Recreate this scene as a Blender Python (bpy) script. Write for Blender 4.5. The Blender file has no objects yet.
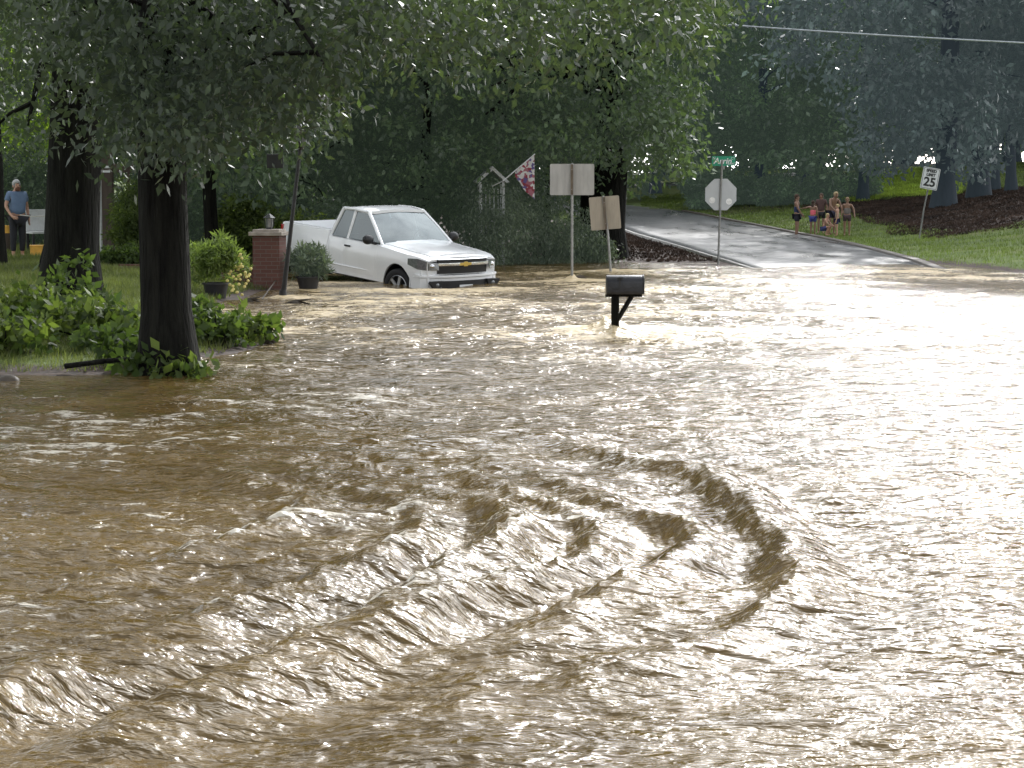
import bpy, bmesh, math, random
import numpy as np
from mathutils import Vector, Matrix, noise as mnoise

R = math.radians
SC = bpy.context.scene
COL = SC.collection
random.seed(7)
RNG = np.random.default_rng(11)

# ------------------------------------------------------------------ camera
F, CX, CY, HZ, H = 2000.0, 512.0, 384.0, 188.0, 1.85
PITCH = math.atan((CY - HZ) / F)
cam_d = bpy.data.cameras.new('camera')
cam = bpy.data.objects.new('camera', cam_d)
COL.objects.link(cam)
cam_d.sensor_width = 36.0
cam_d.lens = 36.0 * F / 1024.0
cam_d.clip_end = 1500.0
cam.location = (0, 0, H)
cam.rotation_euler = (math.pi / 2 - PITCH, 0, 0)
SC.camera = cam

def ray(px, py):
    u, v = (px - CX) / F, (CY - py) / F
    return u, math.cos(PITCH) + v * math.sin(PITCH), -math.sin(PITCH) + v * math.cos(PITCH)
def W(px, py, z=0.0):            # ground point seen at a pixel, at height z
    u, y, w = ray(px, py)
    t = (z - H) / w
    return Vector((u * t, y * t, z))
def WD(px, py, Y):               # point seen at a pixel, Y metres away
    u, y, w = ray(px, py)
    t = Y / y
    return Vector((u * t, Y, H + w * t))

# ------------------------------------------------------------------ object helpers
def tag(o, label=None, cat=None, group=None, kind=None):
    if label: o['label'] = label
    if cat: o['category'] = cat
    if group: o['group'] = group
    if kind: o['kind'] = kind
    return o
def empty(name, loc=(0, 0, 0), rot=(0, 0, 0), label=None, cat=None, group=None):
    o = bpy.data.objects.new(name, None)
    o.empty_display_size = 0.2
    COL.objects.link(o)
    o.location = loc
    o.rotation_euler = rot
    return tag(o, label, cat, group)
def link(name, me, m=None, parent=None, loc=None, rot=None):
    o = bpy.data.objects.new(name, me)
    COL.objects.link(o)
    if m is not None and not me.materials: me.materials.append(m)
    if parent is not None: o.parent = parent
    if loc is not None: o.location = loc
    if rot is not None: o.rotation_euler = rot
    return o
def np_mesh(name, verts, faces, smooth=False):
    """faces: (n,k) array, all the same size"""
    me = bpy.data.meshes.new(name)
    verts = np.asarray(verts, dtype=np.float32); faces = np.asarray(faces, dtype=np.int32)
    n, k = faces.shape
    me.vertices.add(len(verts)); me.vertices.foreach_set('co', verts.ravel())
    me.loops.add(n * k); me.loops.foreach_set('vertex_index', faces.ravel())
    me.polygons.add(n); me.polygons.foreach_set('loop_start', np.arange(0, n * k, k, dtype=np.int32))
    if smooth: me.polygons.foreach_set('use_smooth', np.ones(n, dtype=bool))
    me.update(calc_edges=True)
    return me
class MB:
    """collects shapes into one mesh"""
    def __init__(s): s.v = []; s.f = []
    def add(s, v, f):
        b = len(s.v); s.v += [tuple(p) for p in v]; s.f += [tuple(i + b for i in q) for q in f]; return s
    def box(s, c, d, rot=None):
        hx, hy, hz = d[0] / 2, d[1] / 2, d[2] / 2
        p = [Vector((x, y, z)) for x in (-hx, hx) for y in (-hy, hy) for z in (-hz, hz)]
        if rot is not None: p = [rot @ q for q in p]
        p = [q + Vector(c) for q in p]
        return s.add(p, [(0, 1, 3, 2), (4, 6, 7, 5), (0, 4, 5, 1), (2, 3, 7, 6), (0, 2, 6, 4), (1, 5, 7, 3)])
    def tube(s, pts, rad, n=8, cap=True, wob=0.0):
        pts = [Vector(p) for p in pts]
        if not hasattr(rad, '__len__'): rad = [rad] * len(pts)
        rings = []; prev = None
        for i, p in enumerate(pts):
            a = pts[max(i - 1, 0)]; b = pts[min(i + 1, len(pts) - 1)]
            t = (b - a).normalized()
            if prev is None:
                ax = t.cross(Vector((0, 0, 1)))
                if ax.length < 1e-3: ax = Vector((1, 0, 0))
                ax.normalize()
            else:
                ax = (prev - t * prev.dot(t)).normalized()
            prev = ax; bx = t.cross(ax)
            ring = []
            for k in range(n):
                th = 2 * math.pi * k / n
                r = rad[i] * (1 + wob * math.sin(3 * th + i * .4 + k * 1.7))
                ring.append(p + ax * math.cos(th) * r + bx * math.sin(th) * r)
            rings.append(ring)
        v = [q for r in rings for q in r]; f = []
        for i in range(len(pts) - 1):
            for k in range(n):
                k2 = (k + 1) % n
                f.append((i * n + k, i * n + k2, (i + 1) * n + k2, (i + 1) * n + k))
        if cap:
            f.append(tuple(range(n))[::-1]); f.append(tuple((len(pts) - 1) * n + k for k in range(n)))
        return s.add(v, f)
    def ell(s, c, r, nu=12, nv=8, rot=None):
        v = []; f = []
        for j in range(nv + 1):
            ph = math.pi * j / nv
            for i in range(nu):
                th = 2 * math.pi * i / nu
                q = Vector((r[0] * math.sin(ph) * math.cos(th), r[1] * math.sin(ph) * math.sin(th), r[2] * math.cos(ph)))
                if rot is not None: q = rot @ q
                v.append(q + Vector(c))
        for j in range(nv):
            for i in range(nu):
                i2 = (i + 1) % nu
                f.append((j * nu + i, (j + 1) * nu + i, (j + 1) * nu + i2, j * nu + i2))
        return s.add(v, f)
    def prism(s, poly, axis, a, b):
        """poly: 2D points, extruded along axis ('x','y','z') from a to b"""
        n = len(poly)
        def P(p, t): return {'x': (t, p[0], p[1]), 'y': (p[0], t, p[1]), 'z': (p[0], p[1], t)}[axis]
        v = [P(p, a) for p in poly] + [P(p, b) for p in poly]
        f = [tuple(range(n)), tuple(range(2 * n - 1, n - 1, -1))]
        for i in range(n):
            j = (i + 1) % n; f.append((i, i + n, j + n, j))
        return s.add(v, f)
    def loft(s, rings, closed=True, cap=True):
        n = len(rings[0]); v = [q for r in rings for q in r]; f = []
        for i in range(len(rings) - 1):
            for k in range(n if closed else n - 1):
                k2 = (k + 1) % n
                f.append((i * n + k, i * n + k2, (i + 1) * n + k2, (i + 1) * n + k))
        if cap: f.append(tuple(range(n))[::-1]); f.append(tuple((len(rings) - 1) * n + k for k in range(n)))
        return s.add(v, f)
    def mesh(s, name, smooth=False, bevel=0.0, seg=2, sub=0, angle=35):
        me = bpy.data.meshes.new(name); me.from_pydata(s.v, [], s.f); me.update()
        bm = bmesh.new(); bm.from_mesh(me)
        bmesh.ops.recalc_face_normals(bm, faces=bm.faces)
        if bevel > 0:
            es = [e for e in bm.edges if len(e.link_faces) == 2 and e.calc_face_angle(0) > R(angle)]
            bmesh.ops.bevel(bm, geom=es, offset=bevel, segments=seg, affect='EDGES', profile=.6, clamp_overlap=True)
        if smooth:
            for f in bm.faces: f.smooth = True
            for e in bm.edges:
                if len(e.link_faces) == 2 and e.calc_face_angle(0) > R(angle): e.smooth = False
        bm.to_mesh(me); bm.free()
        return me
    def build(s, name, m, parent=None, loc=None, rot=None, **k):
        return link(name, s.mesh(name, **k), m, parent, loc, rot)

# ------------------------------------------------------------------ materials
def nodes(name):
    m = bpy.data.materials.new(name); m.use_nodes = True
    nt = m.node_tree; nt.nodes.clear()
    out = nt.nodes.new('ShaderNodeOutputMaterial')
    return m, nt, out
def N(nt, typ, **k):
    n = nt.nodes.new(typ)
    for a, b in k.items():
        if a.startswith('i_'):
            n.inputs[a[2:].replace('_', ' ')].default_value = b
        else: setattr(n, a, b)
    return n
def ramp(nt, stops):
    n = nt.nodes.new('ShaderNodeValToRGB'); e = n.color_ramp.elements
    while len(e) < len(stops): e.new(0.5)
    for i, (p, c) in enumerate(stops):
        e[i].position = p; e[i].color = (*c, 1) if len(c) == 3 else c
    return n
def mat(name, col, rough=.6, metal=0.0, var=.25, scale=8.0, bump=.2, bscale=None, spec=.5, col2=None, coords='Object', coat=0.0, stretch=(1, 1, 1), haze_glow=None):
    m, nt, out = nodes(name); L = nt.links.new
    tc = N(nt, 'ShaderNodeTexCoord'); mp = N(nt, 'ShaderNodeMapping'); mp.inputs['Scale'].default_value = stretch
    L(tc.outputs[coords], mp.inputs['Vector'])
    nz = N(nt, 'ShaderNodeTexNoise', i_Scale=scale, i_Detail=6.0, i_Roughness=.6); L(mp.outputs[0], nz.inputs['Vector'])
    c2 = col2 or tuple(min(1, c * (1 + var)) for c in col)
    rp = ramp(nt, [(.3, tuple(c * (1 - var) for c in col)), (.7, c2)]); L(nz.outputs['Fac'], rp.inputs['Fac'])
    b = N(nt, 'ShaderNodeBsdfPrincipled'); L(rp.outputs[0], b.inputs['Base Color'])
    b.inputs['Roughness'].default_value = rough; b.inputs['Metallic'].default_value = metal
    b.inputs['Specular IOR Level'].default_value = spec; b.inputs['Coat Weight'].default_value = coat
    if haze_glow: b.inputs['Emission Color'].default_value = (*haze_glow, 1); b.inputs['Emission Strength'].default_value = 1.0  # self-emission imitates distance haze on the surface
    if bump:
        n2 = N(nt, 'ShaderNodeTexNoise', i_Scale=bscale or scale * 3, i_Detail=5.0); L(mp.outputs[0], n2.inputs['Vector'])
        bp = N(nt, 'ShaderNodeBump', i_Strength=min(bump, 1), i_Distance=.02 * max(1, bump)); L(n2.outputs['Fac'], bp.inputs['Height'])
        L(bp.outputs[0], b.inputs['Normal'])
    L(b.outputs[0], out.inputs[0])
    return m
def leaf_mat(name, c1, c2, trans=.35, tcol=None, rough=.42, spec=.45, haze_glow=None, hi=1.7):
    m, nt, out = nodes(name); L = nt.links.new
    at = N(nt, 'ShaderNodeAttribute', attribute_name='tint')
    rp = ramp(nt, [(0, c1), (.55, c2), (1, tuple(min(1, c * hi) for c in c2))]); L(at.outputs['Fac'], rp.inputs['Fac'])
    b = N(nt, 'ShaderNodeBsdfPrincipled', i_Roughness=rough); L(rp.outputs[0], b.inputs['Base Color'])
    b.inputs['Specular IOR Level'].default_value = spec
    if haze_glow: b.inputs['Emission Color'].default_value = (*haze_glow, 1); b.inputs['Emission Strength'].default_value = 1.0  # even emission in the leaves stands in for haze in the air
    t = N(nt, 'ShaderNodeBsdfTranslucent')
    mx = N(nt, 'ShaderNodeMix', data_type='RGBA', blend_type='MULTIPLY'); mx.inputs['Factor'].default_value = 1
    L(rp.outputs[0], mx.inputs['A']); mx.inputs['B'].default_value = (*(tcol or (2.2, 2.4, .9)), 1)
    L(mx.outputs['Result'], t.inputs['Color'])
    ms = N(nt, 'ShaderNodeMixShader'); ms.inputs[0].default_value = trans
    L(b.outputs[0], ms.inputs[1]); L(t.outputs[0], ms.inputs[2]); L(ms.outputs[0], out.inputs[0])
    return m
M = {}
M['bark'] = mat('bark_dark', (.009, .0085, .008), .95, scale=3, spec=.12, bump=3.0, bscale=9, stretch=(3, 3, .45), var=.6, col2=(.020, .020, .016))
M['bark_far'] = mat('bark_far', (.022, .026, .034), .9, scale=2, bump=.4, stretch=(2, 2, .5), var=.3, haze_glow=(.012, .018, .022))  # bluish haze put into the bark tone and emission
M['leaf_near'] = leaf_mat('leaf_near', (.016, .025, .014), (.037, .052, .027), .30, (2.0, 2.2, .9), rough=.42, spec=.4, haze_glow=(.009, .012, .010))
M['leaf_mid'] = leaf_mat('leaf_mid', (.018, .028, .015), (.040, .060, .027), .28, haze_glow=(.016, .023, .017), hi=2.4)
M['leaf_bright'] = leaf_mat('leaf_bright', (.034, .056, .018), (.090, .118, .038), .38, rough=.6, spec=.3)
M['leaf_gray'] = leaf_mat('leaf_gray', (.040, .055, .036), (.085, .105, .070), .25, (1.8, 2.0, 1.0), haze_glow=(.016, .022, .017), hi=2.2)
M['leaf_far'] = leaf_mat('leaf_far', (.032, .050, .032), (.070, .098, .058), .32, (1.9, 2.3, 1.1), haze_glow=(.030, .042, .036), hi=2.8)  # haze painted in as a lighter leaf colour and emission
M['leaf_hazed'] = leaf_mat('leaf_hazed', (.026, .036, .036), (.048, .064, .060), .2, (1.6, 1.8, 1.5), haze_glow=(.034, .046, .049), hi=2.8)  # blue distance haze painted into the leaf colour and emission
M['leaf_sunny'] = leaf_mat('leaf_sunny', (.06, .10, .02), (.17, .22, .05), .5, (2.2, 2.4, 1.0), rough=.5, haze_glow=(.02, .03, .01))  # sunlit look built into a brighter leaf colour and faint emission
M['leaf_fern'] = leaf_mat('leaf_fern', (.06, .09, .03), (.14, .18, .07), .4, rough=.6, spec=.3)
M['leaf_weed'] = leaf_mat('leaf_weed', (.026, .044, .016), (.060, .088, .030), .35, rough=.65, spec=.25)
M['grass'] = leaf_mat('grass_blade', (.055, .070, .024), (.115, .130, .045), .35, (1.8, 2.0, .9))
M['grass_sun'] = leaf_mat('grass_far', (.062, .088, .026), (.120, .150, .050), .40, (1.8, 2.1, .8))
M['flower'] = mat('yellow_petals', (.72, .62, .22), .6, var=.2)
M['flower_white'] = mat('white_petals', (.7, .7, .66), .6, var=.1)
M['white_paint'] = mat('truck_white', (.82, .83, .84), .22, var=.03, scale=2, bump=0, coat=.6)
M['black_plastic'] = mat('black_plastic', (.012, .012, .013), .45, var=.3, bump=.1)
M['rubber'] = mat('tyre_rubber', (.015, .015, .016), .8, var=.3)
M['chrome'] = mat('chrome', (.75, .76, .78), .12, 1.0, var=.05, bump=0)
M['alloy'] = mat('alloy', (.42, .43, .44), .32, .9, var=.1, bump=0)
M['gold'] = mat('emblem_gold', (.72, .52, .14), .3, .7, var=.1, bump=0)
M['lamp'] = mat('lamp_glass', (.20, .21, .22), .08, .3, var=.4, scale=20, bump=0, coat=1)
M['red_lamp'] = mat('tail_lamp', (.35, .015, .015), .15, 0, var=.2, bump=0, coat=1)
M['interior'] = mat('cab_interior', (.05, .05, .052), .8)
M['aluminium'] = mat('sign_back', (.40, .39, .37), .55, .15, var=.14, scale=3, bump=.05, stretch=(4, 4, .7))
M['tan_alu'] = mat('sign_back_tan', (.38, .33, .26), .6, .1, var=.14, scale=3, bump=.05, stretch=(4, 4, .7))
M['galv'] = mat('galvanised_post', (.27, .27, .26), .5, .5, var=.3, scale=6)
M['dark_post'] = mat('dark_post', (.02, .02, .021), .5, .2)
M['rust_post'] = mat('post_brown', (.14, .11, .08), .6, .3)
M['sign_white'] = mat('sign_white', (.72, .73, .74), .45, var=.06, bump=0)
M['sign_green'] = mat('sign_green', (.0, .26, .14), .4, var=.06, bump=0)
M['sign_black'] = mat('sign_black', (.02, .02, .02), .5, bump=0)
M['bolt'] = mat('reflector_spot', (.8, .8, .78), .4, bump=0)
M['wood'] = mat('dark_wood', (.075, .055, .045), .85, scale=4, stretch=(3, 3, .4))
M['stone'] = mat('stone_cap', (.30, .26, .22), .85)
M['pot'] = mat('black_pot', (.018, .018, .02), .5)
M['soil'] = mat('soil', (.05, .035, .025), .95, bump=1)
M['skin'] = mat('skin', (.48, .27, .19), .55, var=.08, bump=0)
M['skin_tan'] = mat('skin_tan', (.26, .15, .10), .55, var=.08, bump=0)
M['eye'] = mat('eye', (.03, .02, .02), .2, bump=0)
M['rope'] = mat('rope', (.45, .43, .38), .7)
M['cable'] = mat('cable', (.42, .45, .48), .4, .4)
M['white_wood'] = mat('white_wood', (.55, .56, .56), .6, var=.12)
M['yellow'] = mat('yellow_plastic', (.75, .40, .06), .5, var=.15)
M['concrete'] = mat('concrete', (.36, .35, .33), .85, var=.2, scale=3)
M['debris'] = mat('wet_debris', (.05, .038, .026), .6, var=.5)
def cloth(name, c): return mat(name, c, .85, var=.15, scale=6, bump=.3)

def brick_mat():
    m, nt, out = nodes('red_brick'); L = nt.links.new
    tc = N(nt, 'ShaderNodeTexCoord'); mp = N(nt, 'ShaderNodeMapping'); mp.inputs['Rotation'].default_value = (R(90), 0, 0)
    L(tc.outputs['Object'], mp.inputs[0])
    bk = N(nt, 'ShaderNodeTexBrick', i_Scale=1.0); L(mp.outputs[0], bk.inputs['Vector'])
    bk.inputs['Brick Width'].default_value = .21; bk.inputs['Row Height'].default_value = .072; bk.inputs['Mortar Size'].default_value = .006
    bk.inputs['Color1'].default_value = (.12, .050, .038, 1); bk.inputs['Color2'].default_value = (.10, .040, .030, 1)
    bk.inputs['Mortar'].default_value = (.12, .095, .08, 1)
    b = N(nt, 'ShaderNodeBsdfPrincipled', i_Roughness=.85); L(bk.outputs['Color'], b.inputs['Base Color'])
    bp = N(nt, 'ShaderNodeBump', i_Strength=.5, i_Distance=.01, invert=True); L(bk.outputs['Fac'], bp.inputs['Height']); L(bp.outputs[0], b.inputs['Normal'])
    L(b.outputs[0], out.inputs[0]); return m
M['brick'] = brick_mat()
def glass_mat():
    m, nt, out = nodes('window_glass'); L = nt.links.new
    g = N(nt, 'ShaderNodeBsdfGlossy', i_Roughness=.03); g.inputs[0].default_value = (.48, .53, .54, 1)
    d = N(nt, 'ShaderNodeBsdfTransparent'); d.inputs[0].default_value = (.22, .28, .28, 1)
    lw = N(nt, 'ShaderNodeLayerWeight', i_Blend=.5)
    mr = N(nt, 'ShaderNodeMapRange'); L(lw.outputs['Fresnel'], mr.inputs[0]); mr.inputs[3].default_value = .05; mr.inputs[4].default_value = 1
    ms = N(nt, 'ShaderNodeMixShader'); L(mr.outputs[0], ms.inputs[0]); L(d.outputs[0], ms.inputs[1]); L(g.outputs[0], ms.inputs[2])
    L(ms.outputs[0], out.inputs[0]); return m
M['glass'] = glass_mat()

# ------------------------------------------------------------------ numpy gradient noise
def _hash(ix, iy, seed):
    h = (ix.astype(np.int64) * 374761393 + iy.astype(np.int64) * 668265263 + seed * 1442695041) & 0xffffffff
    h = ((h ^ (h >> 13)) * 1274126177) & 0xffffffff
    h = (h ^ (h >> 16)) & 0xffffffff
    return h.astype(np.float64) / 4294967296.0 * 2 * math.pi
def pn(x, y, seed=0):
    x0 = np.floor(x); y0 = np.floor(y); fx = x - x0; fy = y - y0
    def g(ix, iy, dx, dy):
        a = _hash(ix, iy, seed); return np.cos(a) * dx + np.sin(a) * dy
    u = fx * fx * fx * (fx * (fx * 6 - 15) + 10); v = fy * fy * fy * (fy * (fy * 6 - 15) + 10)
    n00 = g(x0, y0, fx, fy); n10 = g(x0 + 1, y0, fx - 1, fy); n01 = g(x0, y0 + 1, fx, fy - 1); n11 = g(x0 + 1, y0 + 1, fx - 1, fy - 1)
    return ((n00 * (1 - u) + n10 * u) * (1 - v) + (n01 * (1 - u) + n11 * u) * v) * 1.5
def sstep(a, b, x):
    t = np.clip((x - a) / (b - a), 0, 1); return t * t * (3 - 2 * t)

# ------------------------------------------------------------------ terrain
TP = []
def tp(px, py, z): p = W(px, py, z); TP.append((p.x, p.y, z))
def td(px, Y, z): TP.append(((px - CX) / F * Y, Y, z))
for a in [(0, 375), (60, 374), (120, 373), (190, 372), (235, 352), (276, 341), (232, 312), (222, 304), (245, 292), (285, 290)]: tp(a[0], a[1], 0.0)
for a in [(640, 263), (745, 265), (850, 268), (940, 272), (1024, 276), (560, 257), (450, 254), (360, 250)]: tp(*a, 0.0)
for px, Y, z in [(-60, 19.5, 0), (-200, 19, 0), (0, 24, .12), (100, 24, .13), (170, 23, .1), (60, 30, .22), (150, 30, .2), (0, 36, .26), (100, 38, .28), (180, 38, .2),
                 (0, 45, .3), (120, 48, .42), (200, 46, .3), (-150, 35, .3), (-400, 30, .3), (0, 60, .5), (200, 60, .5), (350, 62, .4), (480, 62, .35), (560, 60, .3),
                 (0, 90, 1.0), (250, 90, 1.0), (0, 130, 1.8), (300, 130, 1.8), (-500, 80, 1.0), (-600, 130, 2.0),
                 # water bed
                 (330, 39.5, -.16), (420, 37, -.36), (300, 42, -.1), (380, 46, -.15), (300, 30, -.5), (400, 20, -.6), (600, 30, -.45), (800, 35, -.5), (1000, 30, -.5), (1200, 25, -.5),
                 (600, 42, -.3), (750, 43, -.3), (900, 37, -.4), (512, 10, -.6), (0, 12, -.6), (1000, 12, -.6), (512, 0, -.6), (-500, 12, -.4), (1500, 14, -.5),
                 # right bank
                 (650, 56, .35), (690, 52.5, .15), (622, 66, .6), (600, 56, .28), (622, 79, .45), (660, 65, .2), (745, 58, .12), (830, 66.5, .13), (800, 72, .12), (850, 69, .10), (760, 78, .28),
                 (700, 92, .6), (640, 113, 1.0), (920, 66, .14), (980, 56, .2), (1040, 50, .2), (1000, 66, .9), (1040, 80, 1.75), (942, 80, 1.15), (970, 84, 1.4),
                 (890, 80, .8), (830, 95, .95), (760, 100, .9), (690, 110, 1.15), (760, 125, 1.8), (880, 120, 2.6), (835, 110, 1.55), (930, 120, 3.0), (1010, 110, 2.6),
                 (640, 140, 2.05), (700, 150, 2.5), (560, 120, 1.1), (450, 110, 1.0), (1200, 70, 1.9), (1200, 110, 3), (850, 160, 3.6), (1000, 160, 3.8), (500, 170, 2.6), (1500, 60, 2), (200, 170, 3), (-300, 180, 3),
                 (1500, 170, 4), (1200, 45, .3)]:
    td(px, Y, z)
TP = np.array(TP)
def _U(r2): return np.where(r2 > 1e-9, r2 * np.log(np.maximum(r2, 1e-9)) * .5, 0)
_n = len(TP); _S = .1
_P = TP[:, :2] * _S
_K = _U(((_P[:, None] - _P[None]) ** 2).sum(-1)) + np.eye(_n) * .02
_Q = np.hstack([np.ones((_n, 1)), _P])
_A = np.block([[_K, _Q], [_Q.T, np.zeros((3, 3))]])
_w = np.linalg.solve(_A, np.concatenate([TP[:, 2], np.zeros(3)]))
CL = [(8.0, 30), (7.8, 42), (7.7, 50), (7.65, 60), (7.4, 70), (6.7, 84), (5.5, 98), (2.5, 108), (-3, 112), (-12, 113)]
RZ = ([30, 44, 50, 60, 72, 86, 98, 112], [-.7, -.10, .02, .10, .20, .42, .70, 1.0])
def hroad(y): return np.interp(y, [40, 44, 50, 66], [1.7, 1.9, 2.25, 2.8])
def terr(x, y, rough=True):
    x = np.atleast_1d(np.asarray(x, float)); y = np.atleast_1d(np.asarray(y, float)); sh = x.shape
    q = np.stack([np.clip(x.ravel(), -70, 90), np.clip(y.ravel(), -2, 182)], -1) * _S
    out = np.empty(len(q))
    for i in range(0, len(q), 20000):
        b = q[i:i + 20000]
        out[i:i + 20000] = _U(((b[:, None] - _P[None]) ** 2).sum(-1)) @ _w[:_n] + _w[_n] + b @ _w[_n + 1:]
    out = np.clip(out.reshape(sh), -1.2, 6)
    d = np.abs(x - np.interp(y, [c[1] for c in CL[:8]], [c[0] for c in CL[:8]])); zr = np.interp(y, RZ[0], RZ[1])
    k = sstep(2.7, .3, d - hroad(y)) * sstep(34, 42, y) * sstep(104, 96, y)
    out = out * (1 - k) + zr * k - .14 * sstep(.15, -.1, d - hroad(y)) * sstep(38, 44, y) * sstep(100, 94, y)
    if rough: out = out + .025 * pn(x * .9, y * .9, 3) + .012 * pn(x * 3, y * 3, 4)
    return out
def tz(x, y): return float(terr(x, y)[0])

def mulch_zone(x, y):
    return np.minimum(np.minimum((x - 13.4 - .03 * (y - 60)) / 1.2 + .6 * pn(x * .5, y * .2, 6), (y - 63 + (x - 15) * .9) / 2.5 + .8 * pn(x * .7, y * .3, 8)), (99 - y) / 4)
def ground():
    xs = np.concatenate([np.arange(-400, -40, 12.), np.arange(-40, -16, 1.5), np.arange(-16, 30, .35), np.arange(30, 90, 3.), np.arange(90, 420, 15.)])
    ys = np.concatenate([np.arange(-60, 14, 5.), np.arange(14, 90, .4), np.arange(90, 185, 1.5), np.arange(185, 800, 25.)])
    X, Y = np.meshgrid(xs, ys)
    Z = terr(X, Y)
    # keep the land under the road sheet low
    v = np.stack([X, Y, Z], -1).reshape(-1, 3)
    nx, ny = len(xs), len(ys)
    i = np.arange(ny - 1)[:, None] * nx + np.arange(nx - 1)[None]
    f = np.stack([i, i + 1, i + nx + 1, i + nx], -1).reshape(-1, 4)
    me = np_mesh('ground', v, f, True)
    x, y, z = v.T
    # mulch / bare soil region masks
    mul = np.zeros(len(v))
    mul = np.maximum(mul, sstep(.0, 1.0, mulch_zone(x, y)))   # shaded slope right
    mul = np.maximum(mul, sstep(.8, 1.6, x) * sstep(5.6, 4.4, x + .0 * y) * sstep(47, 50, y) * sstep(80, 72, y))                       # brown bank left of the road
    mul = np.maximum(mul, sstep(9, 10, x) * sstep(17, 15, x) * sstep(93, 95, y) * sstep(104, 102, y) * .9)
    mul = np.maximum(mul, sstep(-5.5, -4.5, x) * sstep(2, 1, x) * sstep(44, 46, y) * .9)
    mul = np.maximum(mul, sstep(.10, .0, z) * .9)
    a = me.attributes.new('mulch', 'FLOAT', 'POINT'); a.data.foreach_set('value', mul.astype(np.float32))
    m, nt, out = nodes('ground_lawn_and_soil'); L = nt.links.new
    tc = N(nt, 'ShaderNodeTexCoord')
    n1 = N(nt, 'ShaderNodeTexNoise', i_Scale=.5, i_Detail=8.0); L(tc.outputs['Object'], n1.inputs['Vector'])
    n2 = N(nt, 'ShaderNodeTexNoise', i_Scale=9.0, i_Detail=6.0); L(tc.outputs['Object'], n2.inputs['Vector'])
    g1 = ramp(nt, [(.3, (.065, .100, .020)), (.5, (.105, .150, .028)), (.72, (.140, .150, .045))]); L(n1.outputs['Fac'], g1.inputs[0])
    g2 = N(nt, 'ShaderNodeMix', data_type='RGBA', blend_type='MULTIPLY'); g2.inputs['Factor'].default_value = .7
    r2 = ramp(nt, [(.3, (.45, .5, .45)), (.65, (1.2, 1.2, 1.1))]); L(n2.outputs['Fac'], r2.inputs[0]); L(g1.outputs[0], g2.inputs['A']); L(r2.outputs[0], g2.inputs['B'])
    s1 = ramp(nt, [(.35, (.020, .013, .010)), (.65, (.075, .048, .034))]); L(n2.outputs['Fac'], s1.inputs[0])
    at = N(nt, 'ShaderNodeAttribute', attribute_name='mulch')
    ad = N(nt, 'ShaderNodeMath', operation='MULTIPLY_ADD'); L(n1.outputs['Fac'], ad.inputs[0]); ad.inputs[1].default_value = .8; L(at.outputs['Fac'], ad.inputs[2])
    mr = N(nt, 'ShaderNodeMapRange'); L(ad.outputs[0], mr.inputs[0]); mr.inputs[1].default_value = .75; mr.inputs[2].default_value = 1.0
    mx = N(nt, 'ShaderNodeMix', data_type='RGBA'); L(mr.outputs[0], mx.inputs['Factor']); L(g2.outputs['Result'], mx.inputs['A']); L(s1.outputs[0], mx.inputs['B'])
    b = N(nt, 'ShaderNodeBsdfPrincipled', i_Roughness=.9); L(mx.outputs['Result'], b.inputs['Base Color'])
    bp = N(nt, 'ShaderNodeBump', i_Strength=.8, i_Distance=.05); L(n2.outputs['Fac'], bp.inputs['Height']); L(bp.outputs[0], b.inputs['Normal'])
    L(b.outputs[0], out.inputs[0])
    return tag(link('ground', me, m), kind='structure')
ground()

# ------------------------------------------------------------------ road
def strip(name, cl, half, m, zoff, kind='structure', sub=40, edge=.25, prof=None):
    pts = [Vector((*c, 0)) for c in cl]
    P = []
    for i in range(len(pts) - 1):
        a = pts[max(i - 1, 0)]; b = pts[i]; c = pts[i + 1]; d = pts[min(i + 2, len(pts) - 1)]
        for k in range(sub):
            t = k / sub
            P.append(.5 * ((2 * b) + (c - a) * t + (2 * a - 5 * b + 4 * c - d) * t * t + (3 * b - a - 3 * c + d) * t ** 3))
    P.append(pts[-1])
    nn = 12; v = []
    for i, p in enumerate(P):
        t = (P[min(i + 1, len(P) - 1)] - P[max(i - 1, 0)]).normalized(); nrm = Vector((t.y, -t.x, 0))
        hw = half(p.y) if callable(half) else half
        l = [p + nrm * hw * (2 * k / nn - 1) for k in range(nn + 1)]
        zz = terr([q.x for q in l], [q.y for q in l], False)
        zm = zz * .5 + zz.mean() * .5
        if prof is not None: zm = np.full(nn + 1, np.interp(p.y, RZ[0], RZ[1])) if p.y < 98 else zm * min(1, (p.y - 98) / 6) + (1 - min(1, (p.y - 98) / 6)) * np.interp(p.y, RZ[0], RZ[1])
        row = [(q.x, q.y, zm[k] + zoff) for k, q in enumerate(l)]
        row = [(row[0][0], row[0][1], row[0][2] - edge)] + row + [(row[-1][0], row[-1][1], row[-1][2] - edge)]
        v += row
    n = nn + 3; i = np.arange(len(P) - 1)[:, None] * n + np.arange(n - 1)[None]
    f = np.stack([i, i + 1, i + n + 1, i + n], -1).reshape(-1, 4)
    o = link(name, np_mesh(name, v, f), m); return tag(o, kind=kind) if kind else o
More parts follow.
